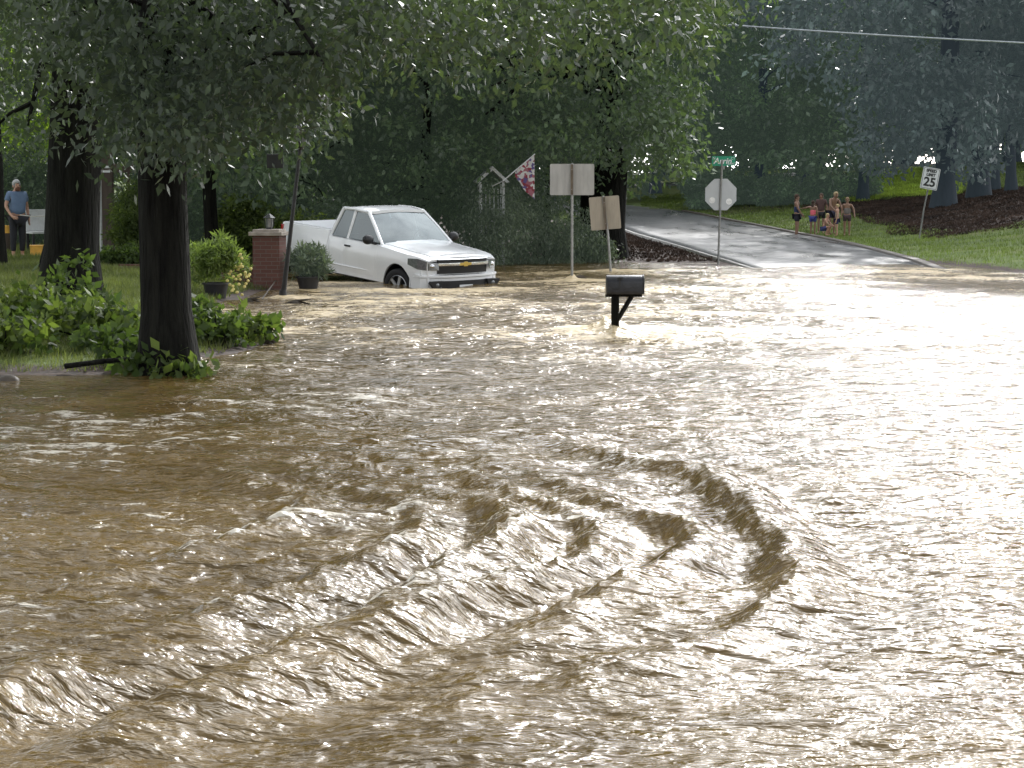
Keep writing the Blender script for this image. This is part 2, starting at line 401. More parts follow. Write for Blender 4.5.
def road_mat():
    m, nt, out = nodes('wet_asphalt'); L = nt.links.new
    tc = N(nt, 'ShaderNodeTexCoord'); mp = N(nt, 'ShaderNodeMapping'); mp.inputs['Scale'].default_value = (1, .18, 1); L(tc.outputs['Object'], mp.inputs[0])
    n1 = N(nt, 'ShaderNodeTexNoise', i_Scale=1.1, i_Detail=7.0); L(mp.outputs[0], n1.inputs['Vector'])
    n2 = N(nt, 'ShaderNodeTexNoise', i_Scale=60.0, i_Detail=3.0); L(tc.outputs['Object'], n2.inputs['Vector'])
    c = ramp(nt, [(.3, (.050, .052, .056)), (.7, (.095, .098, .104))]); L(n1.outputs['Fac'], c.inputs[0])
    r = ramp(nt, [(.35, (.24, .24, .24)), (.68, (.44, .44, .44))]); L(n1.outputs['Fac'], r.inputs[0])
    b = N(nt, 'ShaderNodeBsdfPrincipled'); L(c.outputs[0], b.inputs['Base Color']); L(r.outputs[0], b.inputs['Roughness'])
    bp = N(nt, 'ShaderNodeBump', i_Strength=.35, i_Distance=.01); L(n2.outputs['Fac'], bp.inputs['Height']); L(bp.outputs[0], b.inputs['Normal'])
    L(b.outputs[0], out.inputs[0]); return m
M['asphalt'] = road_mat()
strip('road', CL, lambda y: float(hroad(y)), M['asphalt'], .03, prof=1)
strip('far_road', [(3, 138), (9, 139), (14, 141), (22, 148), (40, 160)], 2.6, M['asphalt'], .06)
def offset_line(cl, d0):
    o = []
    for i, p in enumerate(cl):
        a = Vector(cl[max(i - 1, 0)]); b = Vector(cl[min(i + 1, len(cl) - 1)]); t = (b - a).normalized(); d = math.copysign(float(hroad(p[1])) + .1, d0)
        o.append((p[0] + t.y * d, p[1] - t.x * d))
    return o
strip('left_kerb', offset_line(CL[:7], -1), .045, M['concrete'], .05, prof=1)
strip('right_kerb', offset_line(CL[:7], 1), .11, M['debris'], .08, prof=1)

# ------------------------------------------------------------------ flood water
def arcs_def():
    A = [ # (curve, amplitude, width)
        ([(420, 488), (475, 506), (506, 523), (512, 540), (480, 562), (425, 592), (365, 625), (310, 652), (240, 685), (168, 710), (80, 735), (-40, 768)], .135, .20),
        ([(460, 474), (535, 500), (584, 517), (600, 540), (572, 564), (508, 588), (442, 612), (392, 635), (340, 662)], .095, .15),
        ([(490, 462), (584, 494), (628, 512), (683, 526), (692, 541), (655, 566), (580, 600), (500, 630), (420, 660)], .085, .15),
        ([(530, 434), (606, 457), (645, 467), (690, 474), (735, 500), (770, 535), (795, 575), (785, 608), (735, 637), (670, 658), (590, 678)], .085, .17),
        ([(320, 478), (400, 500), (425, 520), (400, 545), (340, 570), (270, 595), (190, 620), (90, 652)], .065, .14),
        ([(200, 468), (280, 490), (300, 510), (250, 535), (170, 560), (50, 592)], .05, .14),
        ([(-70, 745), (0, 712), (45, 685), (62, 666)], .13, .2),
    ]
    return A
def arc_fields():
    gx = np.arange(-8, 8.01, .06); gy = np.arange(5, 26, .06); X, Y = np.meshgrid(gx, gy)
    Hh = np.zeros_like(X); Fo = np.zeros_like(X)
    wx = X + .05 * pn(X * 1.5, Y * 1.5, 21) + .034 * pn(X * 5, Y * 5, 22); wy = Y + .07 * pn(X * 1.3, Y * 1.3, 23) + .045 * pn(X * 4, Y * 5, 24)
    for pts, amp, wd in arcs_def():
        P = [W(a, b) for a, b in pts]; Q = []
        for i in range(len(P) - 1):
            a = P[max(i - 1, 0)]; b = P[i]; c = P[i + 1]; d = P[min(i + 2, len(P) - 1)]
            for k in range(12):
                t = k / 12; Q.append((.5 * ((2 * b) + (c - a) * t + (2 * a - 5 * b + 4 * c - d) * t * t + (3 * b - a - 3 * c + d) * t ** 3)).to_tuple()[:2] + ((i + t) / (len(P) - 1),))
        Q = np.array(Q); best = np.full(X.shape, 1e9); tt = np.zeros_like(X); sg = np.zeros_like(X)
        T = np.gradient(Q[:, :2], axis=0); T /= np.linalg.norm(T, axis=1, keepdims=True) + 1e-9
        for q, t in zip(Q, T):
            dx = wx - q[0]; dy = wy - q[1]; d2 = dx * dx + dy * dy; m = d2 < best
            best = np.where(m, d2, best); tt = np.where(m, q[2], tt); sg = np.where(m, np.sign(t[0] * dy - t[1] * dx), sg)
        d = np.sqrt(best) * sg; env = np.sin(np.clip(tt, .02, .98) * math.pi) ** .5 * (1 + .2 * pn(X * 1.2 + 9, Y * 1.2, 25))
        far = np.exp(-(best / (3 * wd) ** 2))
        # steep on the outer (downstream) side, long on the inner one
        wd = wd * .8; dd = np.where(d < 0, d / (wd * .6), d / (wd * 1.5))
        Hh += .95 * amp * env * (np.exp(-dd * dd) - .45 * np.exp(-((d + wd * 1.9) / (wd * 1.1)) ** 2) - .3 * np.exp(-((d - wd * 3.0) / (wd * 1.4)) ** 2)) * np.minimum(far * 3 + .0, 1)
        Fo = np.maximum(Fo, env * (.62 * np.exp(-((d + wd * .9) / (wd * .8)) ** 2) + .5 * np.exp(-((d) / (wd * .5)) ** 2)) * (amp / .1) ** .5)
    return gx, gy, Hh, Fo
def bil(gx, gy, G, x, y):
    fx = np.clip((x - gx[0]) / (gx[1] - gx[0]), 0, len(gx) - 1.001); fy = np.clip((y - gy[0]) / (gy[1] - gy[0]), 0, len(gy) - 1.001)
    ix = fx.astype(int); iy = fy.astype(int); u = fx - ix; v = fy - iy
    return (G[iy, ix] * (1 - u) + G[iy, ix + 1] * u) * (1 - v) + (G[iy + 1, ix] * (1 - u) + G[iy + 1, ix + 1] * u) * v
OBST = [(W(610, 333), .09, .5, .15), (W(572, 280), .05, .7, .12), (W(613, 272), .05, .4, .05), (W(283, 297), .08, .5, .10), (W(717, 264), .05, .3, .04)]
def water():
    ys = [-14, -8, -3, 0, 2, 3.5, 4.5]; y = 5.2
    while y < 62:
        ys.append(y); y += max(.011, y * y * .72 / (F * H))
    while y < 130: ys.append(y); y += 3
    ys = np.array(ys)
    us = np.concatenate([np.linspace(-1.6, -.36, 24)[:-1], np.linspace(-.36, -.27, 60)[:-1], np.linspace(-.27, .27, 820), np.linspace(.27, .36, 60)[1:], np.linspace(.36, 1.6, 24)[1:]])
    U, Y = np.meshgrid(us, ys); X = U * (np.maximum(Y, 0) + np.where(Y < 5, 8 - np.clip(Y, 0, 5) * 1.6, 0))
    sp = np.maximum(.011, Y * Y * .72 / (F * H))
    def oct_(lx, ly, amp, seed, ridge=False):
        att = sstep(.9, 2.6, ly / sp)
        n = pn(X / lx, Y / ly, seed)
        if ridge: n = .5 - 1.6 * np.abs(n)
        return n * amp * att
    # domain warp
    wx = X + .12 * pn(X / 1.3, Y / 1.0, 31); wy = Y + .09 * pn(X / 1.1, Y / .8, 32)
    def oc(lx, ly, amp, seed, ridge=False, ang=0.0):
        att = sstep(.9, 2.6, ly / sp); c, s = math.cos(ang), math.sin(ang)
        n = pn((wx * c + wy * s) / lx, (-wx * s + wy * c) / ly, seed)
        if ridge: n = .45 - 1.7 * np.abs(n)
        return n * amp * att
    rap = sstep(18, 24, Y) * sstep(52, 44, Y)                       # the rapid in the middle distance
    left = sstep(2.0, -1.5, X - (Y - 9) * .10) * sstep(22, 16, Y)    # boiling water on the left
    calm = sstep(.3, 1.6, X - .06 * Y) * sstep(26, 18, Y)
    bl = sstep(7.9, 7.2, Y) * sstep(-1.2, -.6, X)                    # smooth sheet below the big crest
    z = oc(3.4, 2.2, .030, 41) * (1 + 1.2 * rap) + oc(1.5, .9, .024, 42, True, .25) * (.5 + 1.5 * rap + .5 * left - .3 * calm)
    z += oc(.9, .42, .022, 43, False, -.2) * (.5 + .9 * rap + .6 * left)
    z += oc(.50, .19, .0125, 44, True, .1) * (.5 + .6 * rap + .35 * left)
    z += oc(.34, .11, .0105, 45, False, -.1) * (.8 + .8 * left - .45 * bl)
    z += oc(.20, .062, .0068, 46, True, .05) * (.9 + .5 * left - .45 * bl)
    z += oct_(.14, .045, .0062, 47) * (1 - .5 * bl) + oct_(.32, .085, .0100, 48) * (1 - .4 * bl) + oct_(.6, .17, .011, 49) * (1 - .6 * bl)
    gx, gy, Hh, Fo = arc_fields()
    inn = (Y > 5.1) & (Y < 25.5) & (np.abs(X) < 7.9)
    ah = np.where(inn, bil(gx, gy, Hh, X, Y), 0); af = np.where(inn, bil(gx, gy, Fo, X, Y), 0)
    z = z + ah
    fo = .24 * left + .50 * rap + .40 * af
    fo = fo - .25 * bl
    fo += (z - ah) * (7.5 + 4.5 * left)
    for p, r, ln, hh in OBST:
        dx = X - p.x; dy = Y - p.y
        g = np.exp(-((dx + .0) / (r * 2.2)) ** 2 - ((dy - .1) / (r * 3 + .12)) ** 2)
        z += hh * g * (1 + .5 * pn(X * 12, Y * 12, 51)); fo += 1.0 * g
        fo += .45 * np.exp(-(dx - .3) ** 2 / (ln * 1.5) ** 2 - (dy / .8) ** 2)
    # long stretches that run smooth and brown
    fo += .35 * pn(X / 2.2, Y / 1.3, 61)
    shore = sstep(-.25, -.02, terr(X, np.clip(Y, 1, 120), False)); z *= 1 - .7 * shore
    z = np.where(Y < 5, z * .3, z)
    fo = np.where(Y > 47.5, fo * .25 - .1, fo)
    v = np.stack([X, Y, z], -1).reshape(-1, 3)
    nx, ny = len(us), len(ys); i = np.arange(ny - 1)[:, None] * nx + np.arange(nx - 1)[None]
    f = np.stack([i, i + 1, i + nx + 1, i + nx], -1).reshape(-1, 4)
    me = np_mesh('flood_water', v, f, True)
    a = me.attributes.new('foam', 'FLOAT', 'POINT'); a.data.foreach_set('value', fo.ravel().astype(np.float32))
    a = me.attributes.new('rapid', 'FLOAT', 'POINT'); a.data.foreach_set('value', (rap * np.clip(1 - .0 * left, 0, 1)).ravel().astype(np.float32))
    m, nt, out = nodes('muddy_water'); L = nt.links.new
    tc = N(nt, 'ShaderNodeTexCoord')
    def noi(scale, st, det=5.0, rough=.6):
        mp = N(nt, 'ShaderNodeMapping'); mp.inputs['Scale'].default_value = st; L(tc.outputs['Object'], mp.inputs[0])
        n = N(nt, 'ShaderNodeTexNoise', i_Scale=scale, i_Detail=det, i_Roughness=rough, i_Distortion=.6); L(mp.outputs[0], n.inputs['Vector']); return n
    at = N(nt, 'ShaderNodeAttribute', attribute_name='foam'); rp = N(nt, 'ShaderNodeAttribute', attribute_name='rapid')
    nf = noi(4.5, (.9, 1.7, 1), 8.0, .74); nb = noi(1.0, (.5, .9, 1), 4.0)
    nfine = noi(16.0, (.8, 2.6, 1), 6.0, .72)
    ns = N(nt, 'ShaderNodeMath', operation='MULTIPLY_ADD'); L(nf.outputs['Fac'], ns.inputs[0]); ns.inputs[1].default_value = 2.6; L(at.outputs['Fac'], ns.inputs[2])
    ns2 = N(nt, 'ShaderNodeMath', operation='MULTIPLY_ADD'); L(nfine.outputs['Fac'], ns2.inputs[0]); ns2.inputs[1].default_value = 1.7; L(ns.outputs[0], ns2.inputs[2])
    fm = N(nt, 'ShaderNodeMapRange', interpolation_type='SMOOTHSTEP'); L(ns2.outputs[0], fm.inputs[0]); fm.inputs[1].default_value = 2.70; fm.inputs[2].default_value = 3.05
    base = ramp(nt, [(.35, (.082, .052, .014)), (.65, (.125, .081, .026))]); L(nb.outputs['Fac'], base.inputs[0])
    fcol = N(nt, 'ShaderNodeMix', data_type='RGBA'); fcol.inputs['A'].default_value = (.50, .46, .38, 1); fcol.inputs['B'].default_value = (.52, .41, .24, 1); L(rp.outputs['Fac'], fcol.inputs['Factor'])
    mx = N(nt, 'ShaderNodeMix', data_type='RGBA'); L(fm.outputs[0], mx.inputs['Factor']); L(base.outputs[0], mx.inputs['A']); L(fcol.outputs['Result'], mx.inputs['B'])
    b = N(nt, 'ShaderNodeBsdfPrincipled', i_IOR=1.33); L(mx.outputs['Result'], b.inputs['Base Color'])
    b.inputs['Specular IOR Level'].default_value = .62
    rr = N(nt, 'ShaderNodeMapRange'); L(fm.outputs[0], rr.inputs[0]); rr.inputs[3].default_value = .04; rr.inputs[4].default_value = .35
    tx = N(nt, 'ShaderNodeSeparateXYZ'); L(tc.outputs['Object'], tx.inputs[0]); fr = N(nt, 'ShaderNodeMapRange'); L(tx.outputs['Y'], fr.inputs[0]); fr.inputs[1].default_value = 10; fr.inputs[2].default_value = 30; fr.inputs[3].default_value = .03; fr.inputs[4].default_value = .09
    ra = N(nt, 'ShaderNodeMath', operation='ADD'); L(rr.outputs[0], ra.inputs[0]); L(fr.outputs[0], ra.inputs[1]); L(ra.outputs[0], b.inputs['Roughness'])
    n1 = noi(10.0, (.70, 2.0, 1), 3.0, .6); n2 = noi(2.4, (1.0, 1.6, 1), 3.0, .6)
    bp1 = N(nt, 'ShaderNodeBump', i_Strength=1.0, i_Distance=.028); L(n1.outputs['Fac'], bp1.inputs['Height'])
    bs = N(nt, 'ShaderNodeMapRange'); L(rp.outputs['Fac'], bs.inputs[0]); bs.inputs[3].default_value = .60; bs.inputs[4].default_value = .95
    bp2 = N(nt, 'ShaderNodeBump', i_Distance=.17); L(bs.outputs[0], bp2.inputs['Strength']); L(n2.outputs['Fac'], bp2.inputs['Height']); L(bp1.outputs[0], bp2.inputs['Normal'])
    L(bp2.outputs[0], b.inputs['Normal']); L(b.outputs[0], out.inputs[0])
    return tag(link('flood_water', me, m), kind='structure')
water()

# ------------------------------------------------------------------ foliage
def leaves(name, centers, radii, per, size, aspect=.5, droop=.5, flat=1.0, rng=RNG, tintbias=0.0, tri=False, fold=0.0):
    """leaf blades scattered round the given clump centres, one mesh"""
    centers = np.asarray(centers, float); radii = np.asarray(radii, float)
    if radii.ndim == 0: radii = np.full(len(centers), float(radii))
    idx = np.repeat(np.arange(len(centers)), per); n = len(idx)
    d = rng.normal(size=(n, 3)); d /= np.linalg.norm(d, axis=1, keepdims=True) + 1e-9
    r = rng.random(n) ** .5 * radii[idx]
    off = d * r[:, None]; off[:, 2] *= flat
    p = centers[idx] + off
    t = rng.normal(size=(n, 3)); t[:, 2] -= droop * 1.6; t += .6 * off / (radii[idx][:, None] + 1e-6)
    t /= np.linalg.norm(t, axis=1, keepdims=True)
    s = np.cross(t, rng.normal(size=(n, 3))); s /= np.linalg.norm(s, axis=1, keepdims=True) + 1e-9
    ln = size * (.6 + .8 * rng.random(n)); w = ln * aspect
    a = p; b = p + t * (ln * .45)[:, None] + s * (w * .5)[:, None]; c = p + t * ln[:, None]; e = p + t * (ln * .45)[:, None] - s * (w * .5)[:, None]
    if tri:
        v = np.stack([b, c, e], 1).reshape(-1, 3); f = np.arange(3 * n).reshape(-1, 3)
    else:
        v = np.stack([a, b, c, e], 1).reshape(-1, 3); f = np.arange(4 * n).reshape(-1, 4)
    me = np_mesh(name, v, f)
    ct = rng.random(len(centers)) * .6; tint = np.clip(ct[idx] + rng.random(n) * .4 + tintbias, 0, 1)
    at = me.attributes.new('tint', 'FLOAT', 'FACE'); at.data.foreach_set('value', tint.astype(np.float32))
    return me
def ell_clumps(n, c, r, rng, shell=.55, zmin=None, lump=.25):
    d = rng.normal(size=(n, 3)); d /= np.linalg.norm(d, axis=1, keepdims=True)
    k = shell + (1 - shell) * rng.random(n) ** .7
    k *= 1 + lump * pn(d[:, 0] * 2 + 5 * d[:, 2], d[:, 1] * 2 + r[0], int(r[2] * 10))
    p = d * k[:, None] * np.array(r) + np.array(c)
    if zmin is not None: p[:, 2] = np.maximum(p[:, 2], zmin + rng.random(n) * .6)
    return p
def trunk_mesh(name, h, r0, r1, lean=(0, 0), limbs=(), n=14, flare=1.28, seed=1, bend=.12):
    """tapered trunk with root flare; limbs: list of (start height, end point, radius)"""
    rnd = random.Random(seed); mb = MB(); pts = []; rad = []; K = 12
    for i in range(K + 1):
        t = i / K; z = -.5 + (h + .5) * t
        pts.append((lean[0] * t + bend * math.sin(t * 5 + seed), lean[1] * t + bend * math.cos(t * 4 + seed) - bend, z))
        rr = r0 + (r1 - r0) * t
        if z < .7: rr *= 1 + (flare - 1) * max(0, 1 - (z + .2) / .9) ** 2
        rad.append(rr)
    mb.tube(pts, rad, n, wob=.07)
    for zs, e, r in limbs:
        t = (zs + .5) / (h + .5); s = Vector((lean[0] * t + bend * math.sin(t * 5 + seed), lean[1] * t + bend * math.cos(t * 4 + seed) - bend, zs)); e = Vector(e)
        mid = (s + e) / 2 + Vector((rnd.uniform(-.3, .3), rnd.uniform(-.3, .3), rnd.uniform(.1, .6)))
        mb.tube([s, (s * .6 + mid * .4) + Vector((0, 0, .1)), mid, (mid + e) / 2 + Vector((0, 0, .1)), e], [r, r * .8, r * .6, r * .4, r * .15], 6)
        for k in range(3):
            q = mid.lerp(e, rnd.uniform(.1, .9)); q2 = q + Vector((rnd.uniform(-1, 1), rnd.uniform(-1, 1), rnd.uniform(-.6, .5)))
            mb.tube([q, (q + q2) / 2 + Vector((0, 0, .08)), q2], [r * .3, r * .2, r * .06], 4, cap=False)
    return mb.mesh(name, smooth=True, angle=60)
def auto_limbs(cl, h0, h1, r, k, rnd):
    out = []
    for i in range(k):
        c = cl[rnd.randrange(len(cl))]; out.append((min(max(h0, c[2] - rnd.uniform(.5, 2.)), h1), tuple(c), r * rnd.uniform(.6, 1)))
    return out

def tree(px, py, z, Y, rad, h, label, cat='tree', crown=None, leaf='leaf_near', nclump=220, per=120, size=.12, cr=.8, lean=(0, 0), name='tree', group=None, seed=1, extra=None, bark='bark', shell=.45, droop=.5, nlimb=10, tintbias=0, aspect=.5):
    """one tree: trunk at (px) Y metres away; crown=(dx,dy,zc, rx,ry,rz) relative to its base"""
    x = (px - CX) / F * Y; g = tz(x, Y) if z is None else z
    root = empty(name, (x, Y, g), label=label, cat=cat, group=group)
    rng = np.random.default_rng(seed); rnd = random.Random(seed)
    cl = np.zeros((0, 3))
    if crown:
        dx, dy, zc, rx, ry, rz = crown
        cl = ell_clumps(nclump, (dx, dy, zc), (rx, ry, rz), rng, shell)
    if extra is not None: cl = np.vstack([cl, np.asarray(extra)])
    lim = auto_limbs(cl, h * .3, h * .92, rad * .35, nlimb, rnd)
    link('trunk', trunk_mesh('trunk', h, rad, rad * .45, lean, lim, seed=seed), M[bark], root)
    link('crown', leaves('crown', cl, cr * (.6 + .8 * rng.random(len(cl))), per, size, aspect, droop, .8, rng, tintbias), M[leaf], root)
    return root

def seen_clumps(rects, Y, jit, rng, base):
    """clump centres filling picture rectangles (x0,y0,x1,y1,count) at about Y metres, relative to base"""
    out = []
    for x0, y0, x1, y1, n in rects:
        for k in range(n):
            p = WD(rng.uniform(x0, x1), rng.uniform(y0, y1), Y + rng.uniform(-jit, jit)); out.append(tuple(p - base))
    return out
rg = np.random.default_rng(5)
def basep(px, Y): x = (px - CX) / F * Y; return Vector((x, Y, tz(x, Y)))

# --- near trees on the left bank
b = basep(170, 20.2); b.z = 0
ex = seen_clumps([(0, -80, 480, 20, 66), (90, 20, 330, 80, 40), (110, 70, 210, 120, 26), (150, 110, 200, 150, 12), (60, 20, 100, 60, 6), (215, 60, 330, 120, 16), (300, 0, 600, 50, 26), (560, -30, 690, 30, 10)], 20.5, 2.6, rg, b)
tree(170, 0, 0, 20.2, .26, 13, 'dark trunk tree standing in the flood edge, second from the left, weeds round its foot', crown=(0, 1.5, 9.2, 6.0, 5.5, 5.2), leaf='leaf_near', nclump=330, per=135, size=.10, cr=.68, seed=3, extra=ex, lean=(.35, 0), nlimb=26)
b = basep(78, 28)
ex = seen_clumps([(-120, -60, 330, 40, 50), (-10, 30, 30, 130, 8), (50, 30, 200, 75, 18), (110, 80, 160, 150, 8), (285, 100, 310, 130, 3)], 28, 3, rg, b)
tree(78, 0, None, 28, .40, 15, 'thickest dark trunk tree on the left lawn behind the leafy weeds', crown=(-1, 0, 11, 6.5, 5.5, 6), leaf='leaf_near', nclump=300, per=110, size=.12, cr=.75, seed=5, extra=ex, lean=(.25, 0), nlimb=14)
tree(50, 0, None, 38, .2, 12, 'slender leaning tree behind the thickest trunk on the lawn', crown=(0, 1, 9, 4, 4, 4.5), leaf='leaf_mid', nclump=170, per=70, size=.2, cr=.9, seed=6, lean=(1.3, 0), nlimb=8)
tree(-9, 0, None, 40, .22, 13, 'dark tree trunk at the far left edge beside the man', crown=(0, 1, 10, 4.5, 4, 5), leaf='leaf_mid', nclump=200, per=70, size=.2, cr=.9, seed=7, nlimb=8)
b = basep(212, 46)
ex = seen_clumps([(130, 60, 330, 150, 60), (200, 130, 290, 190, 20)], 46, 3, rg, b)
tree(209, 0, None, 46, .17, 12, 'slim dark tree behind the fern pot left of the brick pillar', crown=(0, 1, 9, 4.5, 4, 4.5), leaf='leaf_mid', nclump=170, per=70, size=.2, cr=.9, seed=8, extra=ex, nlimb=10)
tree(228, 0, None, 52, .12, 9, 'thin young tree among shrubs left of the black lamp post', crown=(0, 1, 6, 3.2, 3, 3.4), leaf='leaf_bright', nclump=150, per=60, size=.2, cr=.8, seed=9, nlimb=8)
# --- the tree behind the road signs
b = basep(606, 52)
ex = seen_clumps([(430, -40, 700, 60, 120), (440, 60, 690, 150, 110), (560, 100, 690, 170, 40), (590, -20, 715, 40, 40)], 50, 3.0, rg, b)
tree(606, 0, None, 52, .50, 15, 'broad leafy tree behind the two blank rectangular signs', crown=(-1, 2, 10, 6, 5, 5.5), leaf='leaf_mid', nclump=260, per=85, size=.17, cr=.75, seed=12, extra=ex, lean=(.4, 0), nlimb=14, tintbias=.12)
tree(586, 0, None, 54, .30, 12, 'dark tree crowding the left side of the broad trunk behind the signs', crown=(-2, 1, 8, 4, 3.5, 4.2), leaf='leaf_mid', nclump=170, per=80, size=.18, cr=.8, seed=13, nlimb=9)
# --- bushy trees behind the truck, foliage down to the ground
for i, (px, Y, h, rx, rz, lf, lab) in enumerate([
        (300, 50, 7.5, 2.4, 3.6, 'leaf_mid', 'dark bushy tree behind the bed of the white truck'),
        (365, 53, 9.5, 2.8, 4.6, 'leaf_gray', 'tall grey green bushy tree behind the cab of the truck'),
        (430, 50, 8.0, 2.4, 3.9, 'leaf_mid', 'dark green bushy tree behind the bonnet of the truck'),
        (480, 58, 10.5, 3.0, 5.2, 'leaf_gray', 'tall bushy tree behind the small white arbor'),
        (548, 60, 9.0, 2.6, 4.5, 'leaf_mid', 'dark bushy tree behind the garden flag'),
        (250, 62, 10, 3.2, 5, 'leaf_mid', 'tall dark tree farthest behind the brick pillar'),
        (160, 60, 9, 2.6, 4.3, 'leaf_mid', 'leafy tree behind the conifer shrub in the left garden'),
        (34, 62, 9.5, 2.6, 4.6, 'leaf_sunny', 'leafy tree with sunlit brightness in its leaf colour, high behind the man in the blue shirt'),
        (-60, 52, 9, 3.2, 4.5, 'leaf_mid', 'dark leafy tree beyond the far left trunk'),
        ]):
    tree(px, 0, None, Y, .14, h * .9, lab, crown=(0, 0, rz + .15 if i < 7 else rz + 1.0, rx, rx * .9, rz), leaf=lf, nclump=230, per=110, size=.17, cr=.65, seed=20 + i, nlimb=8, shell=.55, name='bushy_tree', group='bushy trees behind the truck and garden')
# weeping shrub in front of the broad tree
def shrub(name, px, Y, r, label, leaf, nclump, per, size, cr, z=None, seed=1, cat='shrub', group=None, zc=None, stems=6, droop=.3, aspect=.45, tintbias=0, zlow=.05):
    b = basep(px, Y)
    if z is not None: b.z = z
    root = empty(name, b, label=label, cat=cat, group=group); rng = np.random.default_rng(seed); rnd = random.Random(seed)
    cl = ell_clumps(nclump, (0, 0, zc if zc is not None else r[2] * .9), r, rng, .3); cl[:, 2] = np.maximum(cl[:, 2], zlow + rng.random(nclump) * .15)
    mb = MB()
    for k in range(stems):
        c = Vector(cl[rnd.randrange(nclump)]); mb.tube([(rnd.uniform(-.1, .1), rnd.uniform(-.1, .1), -.15), c * .5 + Vector((0, 0, c.z * .1)), c], [.02, .014, .004], 5)
    mb.build('stem', M['bark'], root)
    link('foliage', leaves('foliage', cl, cr * (.6 + .8 * rng.random(nclump)), per, size, aspect, droop, .8, rng, tintbias), M[leaf], root)
    return root
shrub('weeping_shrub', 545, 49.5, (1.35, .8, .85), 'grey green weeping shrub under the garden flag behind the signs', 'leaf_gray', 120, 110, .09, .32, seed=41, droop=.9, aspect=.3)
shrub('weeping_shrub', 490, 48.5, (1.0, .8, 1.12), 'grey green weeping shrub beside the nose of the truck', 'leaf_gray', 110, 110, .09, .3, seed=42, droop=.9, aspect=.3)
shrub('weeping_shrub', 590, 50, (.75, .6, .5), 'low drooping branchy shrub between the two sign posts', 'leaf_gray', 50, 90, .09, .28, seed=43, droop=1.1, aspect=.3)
# --- right background
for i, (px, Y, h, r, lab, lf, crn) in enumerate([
        (942, 80, 17, .44, 'massive dark tree just right of the speed limit sign', 'leaf_hazed', (-1.5, 0, 10.2, 7, 6, 6.6)),
        (974, 85, 18, .44, 'massive dark tree right of the first one, base flared on the mulch slope', 'leaf_hazed', (2, 1, 11, 7, 6, 6.8)),
        (990, 98, 15, .22, 'thin dark tree next to the right massive trunk', 'leaf_hazed', (1, 0, 9.5, 4.5, 4, 5)),
        (1007, 94, 15, .26, 'slim dark tree near the right edge above the silver car', 'leaf_hazed', (1.5, 0, 9.8, 5, 4, 5.6)),
        (1140, 66, 17, .4, 'tall spreading tree added beyond the right edge to shade the right bank water', 'leaf_hazed', (-1, 0, 11.6, 5.6, 5, 4.8)),  # added past the frame edge to cast shade on the right bank water
        (1040, 88, 15, .3, 'dark tree just beyond the right edge', 'leaf_hazed', (0, 0, 10, 5, 4, 5.6)),
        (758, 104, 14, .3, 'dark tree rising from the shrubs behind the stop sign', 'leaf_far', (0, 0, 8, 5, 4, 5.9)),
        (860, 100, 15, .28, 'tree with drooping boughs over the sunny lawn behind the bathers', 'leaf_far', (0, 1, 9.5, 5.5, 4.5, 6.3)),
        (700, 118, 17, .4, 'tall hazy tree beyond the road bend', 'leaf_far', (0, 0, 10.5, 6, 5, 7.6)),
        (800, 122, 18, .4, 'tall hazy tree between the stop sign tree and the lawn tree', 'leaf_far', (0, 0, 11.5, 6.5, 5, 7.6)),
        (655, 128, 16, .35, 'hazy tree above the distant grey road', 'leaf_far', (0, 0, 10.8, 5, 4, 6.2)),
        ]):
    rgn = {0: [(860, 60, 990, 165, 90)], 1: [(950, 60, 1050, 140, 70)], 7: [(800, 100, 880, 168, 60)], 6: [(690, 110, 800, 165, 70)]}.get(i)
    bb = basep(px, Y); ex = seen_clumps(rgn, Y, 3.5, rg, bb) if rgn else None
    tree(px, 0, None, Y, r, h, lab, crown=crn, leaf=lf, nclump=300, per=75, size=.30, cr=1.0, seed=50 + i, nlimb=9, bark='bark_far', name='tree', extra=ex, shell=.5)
# dark shrubs behind the stop sign and at the lawn edge
for i, (px, Y, r, lab) in enumerate([(705, 100, (1.5, 1.1, 1.2), 'dark evergreen shrub left of the stop sign, by the lawn'), (735, 103, (1.3, 1, .9), 'dark evergreen shrub right behind the stop sign'),
                                     (775, 101, (1.3, 1, .75), 'dark evergreen shrub right of the stop sign on the lawn'), (822, 99, (1.2, .9, .8), 'dark low shrub behind the heads of the bathers'),
                                     (858, 104, (1.0, .8, .55), 'small dark shrub at the lower edge of the sunny lawn')]):
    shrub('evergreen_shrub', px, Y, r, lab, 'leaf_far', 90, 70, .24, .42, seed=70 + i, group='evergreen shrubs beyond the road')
# far wall of trees: copies of three prototypes
protos = []
for k in range(3):
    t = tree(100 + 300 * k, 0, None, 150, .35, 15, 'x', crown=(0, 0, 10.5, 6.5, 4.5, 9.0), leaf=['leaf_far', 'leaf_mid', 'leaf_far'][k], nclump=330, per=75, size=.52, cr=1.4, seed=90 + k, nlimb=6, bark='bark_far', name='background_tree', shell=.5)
    protos.append(t)
def copy_tree(o, parent=None):
    c = o.copy(); COL.objects.link(c); c.parent = parent
    for ch in list(o.children): copy_tree(ch, c)
    return c
spots = [(-330, 92), (-240, 108), (-130, 95), (-30, 112), (60, 100), (140, 116), (225, 98), (310, 112), (395, 95), (470, 112), (545, 100), (600, 118), (-200, 150), (330, 150), (450, 155), (560, 160),
         (660, 165), (740, 168), (820, 172), (900, 170), (980, 165), (1060, 150), (1120, 125), (1200, 105), (620, 185), (1180, 150), (1300, 125), (1280, 160), (940, 135), (1010, 125), (1070, 118), (870, 140), (760, 140), (690, 142), (500, 135), (420, 130), (610, 178), (668, 182), (715, 180), (770, 183), (815, 180), (862, 182), (905, 180), (955, 183), (1000, 180), (1045, 180), (1090, 178)]
